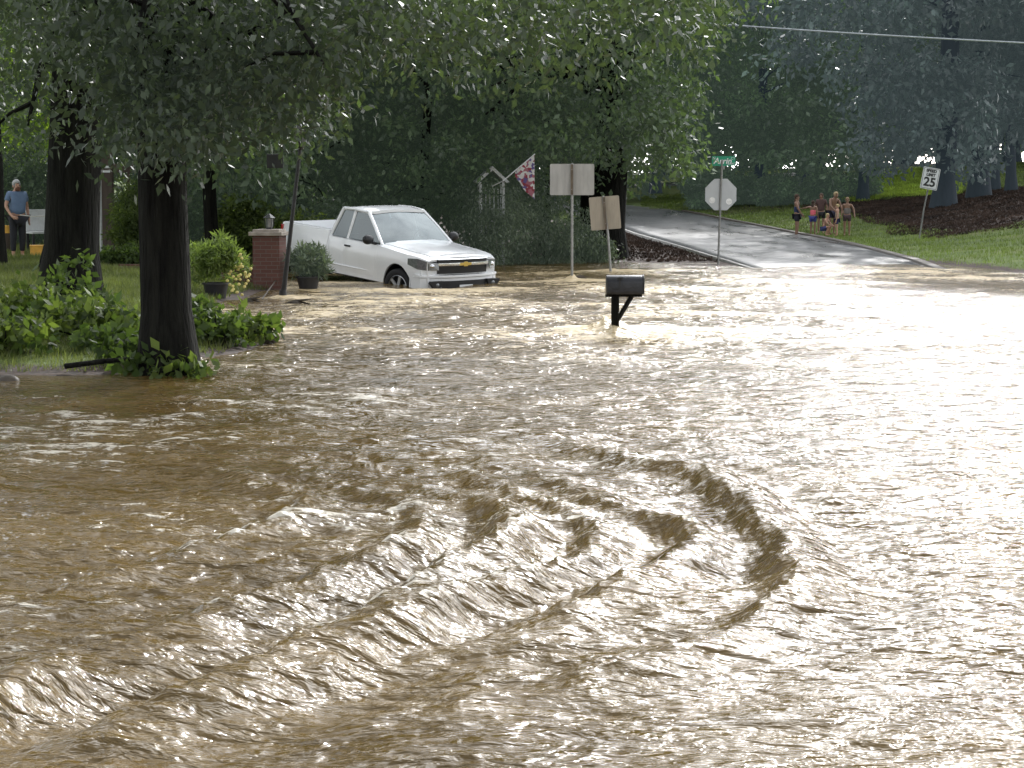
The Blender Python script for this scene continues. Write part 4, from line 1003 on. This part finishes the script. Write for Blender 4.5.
    mb = MB(); mb.tube([(.62 + .06 * math.cos(a), .38 + .18 * math.sin(a), 1.2 + .17 * math.cos(a)) for a in [2 * math.pi * k / 24 for k in range(25)]], .015, 6, cap=False); mb.build('steering_wheel', M['black_plastic'], root, smooth=True)
    MB().box((-.5, 0, .40), (3.6, 1.2, .14)).build('chassis', M['black_plastic'], root)
    MB().box((-2.64, 0, .58), (.14, 1.8, .18)).build('rear_bumper', M['chrome'], root, bevel=.03)
    # wheels
    for ax in (FA, RA):
        for s in (-1, 1):
            wr = bpy.data.objects.new('wheel', None); COL.objects.link(wr); wr.parent = root; wr.location = (ax, s * .80, .37)
            if ax == FA: wr.rotation_euler.z = R(12)
            mb = MB(); prof = [(.255, -.12), (.30, -.13), (.35, -.125), (.372, -.10), (.376, 0), (.372, .10), (.35, .125), (.30, .13), (.255, .12)]
            rings = [[(r * math.cos(a), y, r * math.sin(a)) for r, y in prof] for a in [2 * math.pi * k / 40 for k in range(41)]]
            mb.loft(rings, closed=False, cap=False); mb.build('tyre', M['rubber'], wr, smooth=True, angle=60)
            mb = MB(); prof = [(.255, -.11), (.255, .11), (.24, .118), (.228, .10), (.225, -.10)]
            rings = [[(r * math.cos(a), y * s, r * math.sin(a)) for r, y in prof] for a in [2 * math.pi * k / 32 for k in range(33)]]
            mb.loft(rings, closed=False, cap=False)
            for k in range(6):
                a = 2 * math.pi * k / 6 + .3; rm = Matrix.Rotation(-a, 3, 'Y')
                mb.box(rm @ Vector((.14, s * .095, 0)), (.20, .03, .062), rm)
            mb.tube([(0, s * .06, 0), (0, s * .115, 0)], .055, 16)
            mb.build('rim', M['alloy'], wr, smooth=True, angle=40)
            MB().tube([(0, s * .02, 0), (0, s * .04, 0)], .20, 20).build('brake_disc', M['black_plastic'], wr)
    return root
T = truck()
# put the truck: heading toward the camera and to the right
a = R(38)
heading = math.atan2(-math.cos(a), math.sin(a))
T.rotation_mode = 'ZYX'
TM = Matrix.Translation(Vector(((386 - CX) / F * 40.4, 40.4, -.28))) @ Matrix.Rotation(heading, 4, 'Z') @ Matrix.Rotation(R(4.7), 4, 'Y') @ Matrix.Rotation(R(1.0), 4, 'X')
T.matrix_world = TM

# ------------------------------------------------------------------ street furniture
def mailbox():
    p = W(615, 334); r = empty('mailbox', (p.x, p.y, -.54), (0, 0, R(3)), 'black mailbox on a wooden post standing in the rushing flood', 'mailbox')
    MB().box((0, 0, .52), (.095, .095, 1.05)).build('post', M['bark'], r, bevel=.006)
    MB().tube([(.02, 0, .70), (.215, 0, 1.03)], .030, 4).build('brace', M['bark'], r)
    MB().box((.11, 0, 1.03), (.46, .10, .03)).build('arm', M['bark'], r)
    mb = MB(); prof = [(-.10, 1.05), (-.105, 1.09), (-.105, 1.19)] + [(-.105 * math.cos(t), 1.19 + .10 * math.sin(t)) for t in [math.pi * k / 10 for k in range(1, 10)]] + [(.105, 1.19), (.105, 1.09), (.10, 1.05)]
    mb.prism(prof, 'x', -.115, .345); bx = mb.build('box', mat('mailbox_black', (.022, .023, .027), .38, .3, var=.3, scale=12), r, bevel=.008, smooth=True)
    mb = MB(); mb.prism([(y * 1.05, 1.045 + (z - 1.045) * 1.03) for y, z in prof], 'x', .345, .362); mb.build('door', M['sign_black'], r, bevel=.004)
    mb = MB(); mb.box((.05, -.112, 1.20), (.02, .006, .12)); mb.box((.05, -.112, 1.25), (.07, .006, .035)); mb.build('flag', M['black_plastic'], r)
mailbox()
def sign_post(p, top, r, parent, m, lean=(0, 0)):
    MB().tube([(0, 0, -.6), (lean[0] * .5, lean[1] * .5, top / 2), (lean[0], lean[1], top)], r, 8).build('post', m, parent, smooth=True)
def rounded(w, h, r, n=5):
    out = []
    for cx, cy, a0 in ((w / 2 - r, h / 2 - r, 0), (-w / 2 + r, h / 2 - r, 90), (-w / 2 + r, -h / 2 + r, 180), (w / 2 - r, -h / 2 + r, 270)):
        for k in range(n + 1): a = R(a0 + 90 * k / n); out.append((cx + r * math.cos(a), cy + r * math.sin(a)))
    return out
def back_sign(base, topc, wpx, hpx, tilt, label, m, pm, extra=True):
    p = W(*base); s = F / p.y; r = empty('road_sign', (p.x, p.y, -.0), (0, 0, R(-4)), label, 'road sign')
    c = WD(topc[0], topc[1], p.y) - p; w = wpx / s; h = hpx / s
    lean = c.x / (c.z) * (c.z + h / 2)
    sign_post(p, c.z + h * .52, .026, r, pm, (lean, 0))
    q = rounded(w, h, .03); ct, st = math.cos(tilt), math.sin(tilt)
    q = [(x * ct - y * st + c.x, x * st + y * ct + c.z) for x, y in q]
    mb = MB(); mb.prism(q, 'y', -.040, -.034 + .012); 
    # panel sits on the far side of the post: we see its back
    for i in range(len(mb.v)): v = mb.v[i]; mb.v[i] = (v[0], v[1] + .075, v[2])
    mb.build('sign_panel', m, r)
    MB().box((c.x, -.030, c.z), (.05, .02, h * .96), Matrix.Rotation(-tilt, 3, 'Y')).build('backing_rail', M['rust_post'], r)
    for dz in (-.32, .32): MB().ell((c.x - st * dz * h, -.03, c.z + dz * h * ct), (.012, .012, .012), 8, 6).build('bolt', M['bolt'], r)
    return r
back_sign((572, 280), (572, 179.5), 44, 31, R(0), 'larger blank grey back of a rectangular road sign on a straight post', M['aluminium'], M['galv'])
back_sign((613, 273), (605, 213), 30, 33, R(4.5), 'smaller tan back of a tilted square road sign on a leaning post', M['tan_alu'], M['galv'])
def text_mesh(name, txt, size, m, parent, loc, rot, shear=0.0, ext=.002, bold=.0):
    cu = bpy.data.curves.new(name, 'FONT'); cu.body = txt; cu.size = size; cu.extrude = ext; cu.align_x = 'CENTER'; cu.align_y = 'CENTER'; cu.shear = shear; cu.offset = bold
    o = bpy.data.objects.new(name, cu); COL.objects.link(o); dg = bpy.context.evaluated_depsgraph_get(); dg.update()
    me = bpy.data.meshes.new_from_object(o.evaluated_get(dg)); bpy.data.objects.remove(o); me.name = name; me.materials.clear()
    return link(name, me, m, parent, loc, rot)
def stop_sign():
    p = W(717.5, 264.5); r = empty('stop_sign', p, (0, 0, R(2)), 'grey back of an octagonal stop sign under a green street name plate', 'stop sign'); s = F / p.y
    c = WD(721, 194.5, p.y) - p; rad = 15.6 / s / math.cos(R(22.5))
    topz = (WD(721, 160, p.y) - p).z
    MB().tube([(0, 0, -.5), (c.x * .9, 0, c.z), (c.x * 1.25, 0, topz)], .026, 8).build('post', M['galv'], r, smooth=True)
    mb = MB(); mb.prism([(c.x + rad * math.cos(R(22.5 + 45 * k)), c.z + rad * math.sin(R(22.5 + 45 * k))) for k in range(8)], 'y', .030, .036); pn_ = mb.build('sign_panel', mat('octagon_back', (.50, .52, .53), .5, .1, var=.08, scale=3, bump=0), r)
    for dx, dz in ((-.21, -.14), (.20, -.17)): MB().tube([(c.x + dx, .030, c.z + dz), (c.x + dx, .024, c.z + dz)], .075, 16).build('light_spot', M['bolt'], pn_)
    c2 = WD(723.7, 161, p.y) - p
    q = rounded(23.5 / s, 9.6 / s, .02); mb = MB(); mb.prism([(x + c2.x, z + c2.z) for x, z in q], 'y', -.006, .006); nm = mb.build('name_plate', M['sign_green'], r)
    MB().box((c2.x, 0, c2.z - .16), (.05, .05, .08)).build('bracket', M['galv'], r)
    f = R(90)
    text_mesh('street_name', 'Arrin', .20, M['sign_white'], nm, (c2.x - .03, -.010, c2.z - .005), (f, 0, 0), .25, bold=.004)
    text_mesh('direction_letter', 'N', .09, M['sign_white'], nm, (c2.x - .235, -.010, c2.z + .065), (f, 0, 0))
    text_mesh('street_suffix', 'CT', .08, M['sign_white'], nm, (c2.x + .225, -.010, c2.z + .06), (f, 0, 0))
    text_mesh('small_text', 'ROAD', .07, M['sign_white'], nm, (c2.x + .19, -.010, c2.z - .07), (f, 0, 0))
stop_sign()
def speed_sign():
    Y = 66.0; x = (917 - CX) / F * Y; g = tz(x, Y); p = Vector((x, Y, g)); r = empty('speed_limit_sign', p, (0, 0, 0), 'white speed limit 25 sign on a leaning post', 'speed limit sign'); s = F / Y
    c = WD(930, 178.5, Y) - p; tl = R(-10)
    MB().tube([(0, 0, -.3), (c.x * .5, 0, c.z * .5), (c.x * 1.15, 0, c.z * 1.15)], .026, 8).build('post', M['galv'], r, smooth=True)
    ct, st = math.cos(tl), math.sin(tl)
    q = [(a_ * ct - b_ * st + c.x, a_ * st + b_ * ct + c.z) for a_, b_ in rounded(17 / s, 21.5 / s, .03)]
    mb = MB(); mb.prism(q, 'y', -.040, -.032); pl = mb.build('sign_panel', M['sign_white'], r)
    # border
    def L(a_, b_): return (a_ * ct - b_ * st + c.x, -.046, a_ * st + b_ * ct + c.z)
    w, h = 17 / s, 21.5 / s
    for t, dx, dz, sz in (('SPEED', 0, .245, .125), ('LIMIT', 0, .115, .125), ('25', 0, -.13, .40)):
        o = text_mesh('text', t, sz, M['sign_black'], pl, L(dx, dz), (R(90), 0, 0), bold=.007 if t != '25' else .012); o.rotation_euler = (R(90), -tl, 0)
    for a_, b_, ww, hh in ((0, h / 2 - .03, w - .06, .012), (0, -h / 2 + .03, w - .06, .012), (w / 2 - .03, 0, .012, h - .06), (-w / 2 + .03, 0, .012, h - .06)):
        v = L(a_, b_); MB().box((v[0], -.043, v[2]), (ww, .004, hh), Matrix.Rotation(-tl, 3, 'Y')).build('border', M['sign_black'], pl)
speed_sign()
# leaning lamp post with small sign board
p = W(283, 297); r = empty('lamp_post', p, (0, 0, 0), 'leaning thin black lamp post in front of the brick pillar', 'lamp post')
t_ = WD(300, 150, p.y) - p
MB().tube([(0, 0, -.4), (0, 0, 0), t_ * .5, t_], [.05, .045, .034, .030], 10).build('post', M['dark_post'], r, smooth=True)
MB().tube([(0, 0, -.1), (0, 0, .12)], [.08, .06], 12).build('base_collar', M['dark_post'], r, smooth=True)
MB().tube([t_, t_ + Vector((0, 0, .06)), t_ + Vector((0, 0, .34)), t_ + Vector((0, 0, .44))], [.04, .08, .12, .02], 6).build('lantern', M['dark_post'], r)
c = WD(275, 161, p.y) - p
MB().box(c, (.28, .03, .24)).build('sign_board', M['dark_post'], r, bevel=.01)
MB().tube([t_ + Vector((-.03, 0, -.02)), c + Vector((-.1, 0, .15))], .010, 6).build('bracket', M['dark_post'], r)
MB().tube([W(262, 299) + Vector((0, 0, .0)), W(283, 286) + Vector((0, -.6, .22))], .012, 5).build('stick', M['debris'])
bpy.data.objects['stick'].name = 'fallen_stick'; tag(bpy.data.objects['fallen_stick'], 'thin stick leaning against the foot of the black lamp post', 'stick')

# brick pillar and low wall
p = W(268, 290); s = F / p.y
r = empty('brick_pillar', (p.x, p.y + .3, -.2), (0, 0, R(-8)), 'red brick pillar with a stone cap and small lantern at the driveway', 'brick pillar')
hp = 54 / s + .2
MB().box((0, 0, hp / 2), (.50, .50, hp)).build('shaft', M['brick'], r)
mb = MB(); mb.box((0, 0, hp + .035), (.62, .62, .07)); mb.box((0, 0, hp + .09), (.5, .5, .05)); mb.build('cap', M['stone'], r, bevel=.012)
mb = MB(); mb.tube([(0, 0, hp + .11), (0, 0, hp + .15)], .06, 8); mb.tube([(0, 0, hp + .32), (0, 0, hp + .40)], [.12, .02], 6)
for k in range(4): mb.tube([(.08 * math.cos(k * 1.57 + .78), .08 * math.sin(k * 1.57 + .78), hp + .15), (.1 * math.cos(k * 1.57 + .78), .1 * math.sin(k * 1.57 + .78), hp + .32)], .008, 4)
mb.build('lantern_frame', M['dark_post'], r)
MB().tube([(0, 0, hp + .15), (0, 0, hp + .31)], [.06, .075], 8).build('lantern_glass', M['lamp'], r)
p2 = W(238, 289); r2 = empty('brick_wall', (p2.x - .02, p2.y + .35, -.2), (0, 0, R(-8)), 'low red brick garden wall running left from the pillar', 'wall')
MB().box((0, 0, .26), (.62, .28, .52)).build('courses', M['brick'], r2)
MB().box((0, 0, .54), (.62, .32, .04)).build('coping', M['brick'], r2)
p3 = W(125, 276, .22); r3 = empty('garden_edging', (p3.x, 39.5, tz(p3.x, 39.5) - .05), (0, 0, 0), 'low red brick edging of the flower bed between the near trunks', 'edging')
MB().box((0, 0, .09), (1.1, .12, .2)).build('courses', M['brick'], r3)
# pots
def pot(px, py, r0, h, label, plant, ph, pr, leaf, seed, flowers=0, flc='flower'):
    p = W(px, py); x, y = p.x, p.y + r0
    r = empty('plant_pot', (x, y, -.02), (0, 0, 0), label, 'potted plant')
    n = 24; mb = MB(); prof = [(.0, 0), (r0 * .72, 0), (r0 * .95, h * .9), (r0 * 1.06, h * .9), (r0 * 1.06, h), (r0 * .92, h), (r0 * .9, h * .88), (0, h * .88)]
    mb.loft([[(q * math.cos(a), q * math.sin(a), z) for q, z in prof] for a in [2 * math.pi * k / n for k in range(n + 1)]], closed=False, cap=False); mb.build('pot', M['pot'], r, smooth=True)
    rng = np.random.default_rng(seed); cl = ell_clumps(60, (0, 0, h + ph * .5), (pr, pr * .8, ph * .55), rng, .2)
    link('foliage', leaves('foliage', cl, .13, 60, .13, .22, -.3, .9, rng), M[leaf], r)
    if flowers:
        cl = ell_clumps(flowers, (pr * .8, -.15, h + ph * .15), (pr * .45, .1, ph * .55), rng, .4); mb = MB()
        for c_ in cl: mb.ell(c_, (.028, .024, .026), 7, 5)
        mb.build('blossoms', M[flc], r)
    return r
pot(214, 300, .22, .30, 'black pot with a feathery green fern left of the brick pillar', 'fern', .78, .50, 'leaf_fern', 201, 34)
pot(307, 290, .22, .26, 'black pot with a dark bushy plant right of the lamp post', 'bush', .50, .34, 'leaf_gray', 202)

# left garden: post, beam, rope, flag, arbor
Y = 46; b0 = basep(109.5, Y)
r = empty('garden_post', b0, label='dark wooden post with two white bands beside the thickest trunk', cat='post')
hh = (WD(109, 150, Y) - b0).z
MB().box((0, 0, hh / 2), (.26, .2, hh)).build('shaft', M['wood'], r, bevel=.01)
for py in (167, 171.5): c = WD(109.5, py, Y) - b0; MB().box((0, 0, c.z), (.17, .212, .05)).build('band', M['sign_white'], r)
Y = 47; b0 = basep(125, Y); r = empty('trellis', b0, label='brown timber beam on a slim post holding wire mesh', cat='frame')
c = WD(124, 168, Y) - b0; MB().box((0, 0, c.z), (.55, .06, .2)).build('beam', M['wood'], r)
MB().box((.13, 0, c.z / 2), (.05, .05, c.z)).build('upright', M['wood'], r)
for k in range(5): MB().tube([(-.25, 0, .3 + k * .28), (.12, 0, .27 + k * .28)], .006, 4).build('wire', M['dark_post'], r)
Y = 44; b0 = basep(102, Y); r = empty('pole', b0, label='thin white pole against the right side of the thickest trunk', cat='pole')
MB().tube([(0, 0, -.2), (0, 0, 1.9)], .03, 8).build('shaft', M['white_wood'], r)
MB().ell((0, 0, 1.92), (.045, .045, .05), 10, 8).build('finial', M['white_wood'], r)
# things behind the man
Y = 46.5; b0 = basep(41, Y); r = empty('garden_chair', b0, (0, 0, R(30)), 'white garden chair half hidden between the man and the trunks', 'chair')
MB().box((0, 0, .44), (.5, .5, .05)).build('seat', M['white_wood'], r, bevel=.01)
mb = MB(); mb.box((0, .24, .72), (.5, .04, .5)); mb.build('backrest', M['white_wood'], r, bevel=.01)
for dx in (-.22, .22):
    for dy in (-.22, .22): MB().box((dx, dy, .20), (.05, .05, .44)).build('leg', M['dark_post'], r)
Y = 45; b0 = basep(38, Y); r = empty('storage_crate', b0, (0, 0, R(12)), 'orange yellow crate standing on the lawn right of the man', 'crate')
mb = MB(); mb.box((0, 0, .12), (.30, .28, .24)); mb.build('box', M['yellow'], r, bevel=.01)
MB().box((0, 0, .25), (.33, .31, .02)).build('rim', M['yellow'], r, bevel=.004)
Y = 47; b0 = basep(6, Y); r = empty('barrel', b0, (0, 0, 0), 'brown barrel with an orange lid standing left behind the man', 'barrel')
MB().tube([(0, 0, 0), (0, 0, .42)], [.12, .13], 16).build('drum', M['wood'], r, smooth=True)
MB().tube([(0, 0, .42), (0, 0, .60)], [.14, .12], 16).build('lid', M['yellow'], r, smooth=True)
mb = MB(); A, B_ = WD(20, 215, 43.8), WD(48, 216, 38.3); mb.tube([A, A.lerp(B_, .5) - Vector((0, 0, .02)), B_], .010, 5)
tag(mb.build('rope', M['rope']), 'thin pale rope stretched from the man to the leaning trunk', 'rope')
# white arbor with flag
Y = 48.6; b0 = basep(491, Y); s = F / Y
r = empty('garden_arbor', b0, (0, 0, R(10)), 'small white gabled arbor half hidden by shrubs beside the truck nose', 'arbor')
zt = (WD(490, 182, Y) - b0).z
for dx in (-.28, .28): 
    for dy in (-.15, .15): MB().box((dx, dy, zt / 2), (.06, .06, zt)).build('post', M['white_wood'], r)
mb = MB(); mb.prism([(-.42, zt), (0, zt + .38), (.42, zt), (.34, zt - .02), (0, zt + .28), (-.34, zt - .02)], 'y', -.25, .25); mb.build('gable_roof', M['white_wood'], r)
mb = MB()
for k in range(5): mb.box((0, .15, .35 + k * .28), (.5, .02, .05)); mb.box((-.2 + k * .1, .15, zt * .5), (.025, .018, zt * .85))
mb.build('lattice', M['white_wood'], r)
Yf = 46.6; A = WD(503, 181, Yf); B_ = WD(535, 154, Yf)
r = empty('garden_flag', A, label='white flag with red and purple flowers on a slanting pole', cat='flag')
MB().tube([(-.25, .3, -.12), (0, 0, 0), B_ - A], .014, 8).build('pole', M['white_wood'], r)
def flag():
    d = B_ - A; nx, nz = 16, 20; v = []
    bot = [WD(515, 173, Yf) - A, WD(534, 203, Yf) - A]
    for i in range(nx + 1):
        t = i / nx; top_ = d * (.38 + .60 * t); px = 515.5 + 18 * t
        zb = (WD(px, 176 + 24 * t ** .8, Yf) - A).z
        for j in range(nz + 1):
            q = j / nz; z = top_.z + (zb - top_.z) * q; v.append((top_.x + .02 * q * math.sin(t * 9), .05 * math.sin(t * 11 + q * 3) * q, z))
    f = [(i * (nz + 1) + j, (i + 1) * (nz + 1) + j, (i + 1) * (nz + 1) + j + 1, i * (nz + 1) + j + 1) for i in range(nx) for j in range(nz)]
    m, nt, out = nodes('flag_print'); L = nt.links.new
    tc = N(nt, 'ShaderNodeTexCoord'); vo = N(nt, 'ShaderNodeTexVoronoi', i_Scale=15.0, i_Randomness=1.0); L(tc.outputs['Object'], vo.inputs['Vector'])
    rp = ramp(nt, [(0, (.33, .06, .08)), (.2, (.70, .68, .66)), (.42, (.42, .16, .20)), (.58, (.16, .12, .30)), (.72, (.75, .74, .72))]); rp.color_ramp.interpolation = 'CONSTANT'
    sp = N(nt, 'ShaderNodeSeparateColor'); L(vo.outputs['Color'], sp.inputs[0]); L(sp.outputs[0], rp.inputs[0])
    b = N(nt, 'ShaderNodeBsdfPrincipled', i_Roughness=.8); L(rp.outputs[0], b.inputs['Base Color']); t = N(nt, 'ShaderNodeBsdfTranslucent'); L(rp.outputs[0], t.inputs[0])
    ms = N(nt, 'ShaderNodeMixShader'); ms.inputs[0].default_value = .4; L(b.outputs[0], ms.inputs[1]); L(t.outputs[0], ms.inputs[2]); L(ms.outputs[0], out.inputs[0])
    mb = MB(); mb.add(v, f); mb.build('cloth', m, r, smooth=True, angle=90)
flag()
# overhead cable
A = WD(560, 12, 60); B_ = WD(1180, 50, 60); mb = MB()
mb.tube([A.lerp(B_, k / 20) - Vector((0, 0, .10 * math.sin(math.pi * k / 20))) for k in range(21)], .028, 6)
tag(mb.build('overhead_cable', M['cable']), 'pale overhead utility cable crossing in front of the right trees', 'cable')
# silver car on the drive at the right edge
def car():
    Y = 86; x = (1056 - CX) / F * Y; g = (WD(1040, 191, Y)).z - 1.15
    r = empty('parked_car', (x, Y, g), (0, 0, R(8)), 'silver car roof showing at the right edge above the mulch slope', 'car')
    pt = mat('car_silver', (.5, .52, .55), .25, .3, var=.05, bump=0)
    mb = MB(); prof = [(-2.2, .35), (-2.25, .6), (-2.0, .85), (-1.5, .92), (-.9, 1.0), (1.2, .98), (2.0, .85), (2.25, .6), (2.2, .3)]
    mb.loft([[(a, y * (1 if abs(y) < .8 else .97), z - (.05 if abs(y) > .8 else 0)) for a, z in prof] for y in (-.88, -.78, 0, .78, .88)]); mb.build('body', pt, r, smooth=True)
    mb = MB(); prof = [(-1.5, .9), (-.8, 1.38), (-.1, 1.46), (.6, 1.40), (1.3, .95)]
    mb.loft([[(a * k2, y, .9 + (z - .9) * k2) for a, z in prof] for y, k2 in ((-.68, .96), (-.6, 1), (0, 1.01), (.6, 1), (.68, .96))]); mb.build('roof', pt, r, smooth=True)
    mb = MB(); mb.prism([(-1.25, .95), (-.72, 1.30), (-.1, 1.37), (.5, 1.32), (1.05, .97)], 'y', -.70, .70); mb.build('window', M['glass'], r)
    for ax in (-1.35, 1.4):
        for s_ in (-1, 1):
            w_ = bpy.data.objects.new('wheel', None); COL.objects.link(w_); w_.parent = r; w_.location = (ax, s_ * .8, .33)
            MB().tube([(0, -.1, 0), (0, .1, 0)], .33, 24).build('tyre', M['rubber'], w_, smooth=True); MB().tube([(0, s_ * .09, 0), (0, s_ * .115, 0)], .2, 16).build('rim', M['alloy'], w_)
car()
# debris in the flood
def debris(px, py, sz, label, seed, name='driftwood', cat='driftwood'):
    rnd = random.Random(seed); p = W(px, py); mb = MB()
    for k in range(5):
        a = rnd.uniform(-.5, .5); L_ = sz * rnd.uniform(.4, 1); mb.tube([(-L_ * math.cos(a), -L_ * .3 * math.sin(a), -.02), (0, 0, .05), (L_ * math.cos(a), L_ * .4 * math.sin(a), .0 + rnd.uniform(-.02, .12))], [.012, .025, .006], 5)
    mb.ell((0, 0, .0), (sz * .3, sz * .2, .06), 10, 6)
    tag(mb.build(name, M['debris'], loc=p), label, cat)
debris(250, 302, .22, 'small dark branch bit in the shallow flow left of the lamp post', 1)
debris(296, 304, .30, 'tangle of twigs caught in the foam at the lamp post foot', 2)
debris(573, 279, .35, 'twigs caught round the foot of the straight sign post', 3)
debris(270, 344, .12, 'dark stump tip poking up at the end of the trailing weeds', 4)
p = W(10, 381); mb = MB(); mb.ell((0, 0, 0), (.11, .09, .06), 12, 8)
me = mb.mesh('rock', smooth=True)
for v in me.vertices: v.co *= 1 + .25 * mnoise.noise(v.co * 14)
tag(link('rock', me, M['debris'], loc=p), 'small wet stone at the waterline on the left edge', 'rock')
p = W(120, 366, .08); mb = MB(); mb.tube([(-.55, .0, .0), (-.1, -.05, .06), (.55, -.1, .10)], [.028, .025, .015], 8, wob=.1); mb.tube([(.1, -.05, .07), (.4, -.2, .16)], [.02, .008], 5)
tag(mb.build('log', M['bark'], loc=p), 'dark wet log lying in the weeds left of the second trunk', 'log')

# ------------------------------------------------------------------ light
SUN_EL, SUN_AZ = 29, 16          # ahead of the camera, slightly right
w = bpy.data.worlds.new('World'); SC.world = w; w.use_nodes = True; nt = w.node_tree; nt.nodes.clear(); L = nt.links.new
out = N(nt, 'ShaderNodeOutputWorld'); bg = N(nt, 'ShaderNodeBackground')
sky = N(nt, 'ShaderNodeTexSky', sky_type='NISHITA'); sky.sun_disc = False; sky.sun_elevation = R(SUN_EL); sky.sun_rotation = R(SUN_AZ); sky.dust_density = 2.5; sky.air_density = 1.2
tc = N(nt, 'ShaderNodeTexCoord'); mp = N(nt, 'ShaderNodeMapping'); mp.inputs['Scale'].default_value = (1, 1, 2.2); L(tc.outputs['Generated'], mp.inputs[0])
cn = N(nt, 'ShaderNodeTexNoise', i_Scale=2.6, i_Detail=8.0, i_Roughness=.6); L(mp.outputs[0], cn.inputs['Vector'])
cr_ = ramp(nt, [(.42, (0, 0, 0)), (.60, (1, 1, 1))]); L(cn.outputs['Fac'], cr_.inputs[0])
mx = N(nt, 'ShaderNodeMix', data_type='RGBA'); L(cr_.outputs[0], mx.inputs['Factor']); L(sky.outputs[0], mx.inputs['A']); mx.inputs['B'].default_value = (22, 22.3, 22.8, 1)

nrm = N(nt, 'ShaderNodeVectorMath', operation='NORMALIZE'); L(tc.outputs['Generated'], nrm.inputs[0])
dt = N(nt, 'ShaderNodeVectorMath', operation='DOT_PRODUCT'); L(nrm.outputs[0], dt.inputs[0]); dt.inputs[1].default_value = (math.sin(R(SUN_AZ + 8)) * math.cos(R(26)), math.cos(R(SUN_AZ + 8)) * math.cos(R(26)), math.sin(R(26)))
gl = N(nt, 'ShaderNodeMapRange', interpolation_type='SMOOTHSTEP'); L(dt.outputs['Value'], gl.inputs[0]); gl.inputs[1].default_value = .50; gl.inputs[2].default_value = 1.0
g2 = N(nt, 'ShaderNodeMix', data_type='RGBA', blend_type='ADD'); L(gl.outputs[0], g2.inputs['Factor']); L(mx.outputs['Result'], g2.inputs['A']); g2.inputs['B'].default_value = (44, 45, 47, 1)
L(g2.outputs['Result'], bg.inputs[0]); bg.inputs[1].default_value = .10; L(bg.outputs[0], out.inputs[0])
sd = bpy.data.lights.new('sun', 'SUN'); sd.energy = 3.1; sd.angle = R(.53); sd.color = (1, .985, .965)
so = bpy.data.objects.new('sun', sd); COL.objects.link(so)
dirv = Vector((math.sin(R(SUN_AZ)) * math.cos(R(SUN_EL)), math.cos(R(SUN_AZ)) * math.cos(R(SUN_EL)), math.sin(R(SUN_EL))))
so.rotation_euler = dirv.to_track_quat('Z', 'Y').to_euler()
SC.view_settings.view_transform = 'Standard'; SC.view_settings.look = 'None'; SC.view_settings.exposure = 0
SC.cycles.use_denoising = True
SC.cycles.max_bounces = 6; SC.cycles.diffuse_bounces = 3; SC.cycles.glossy_bounces = 3; SC.cycles.transmission_bounces = 3; SC.cycles.transparent_max_bounces = 8
SC.cycles.sample_clamp_indirect = 6.0
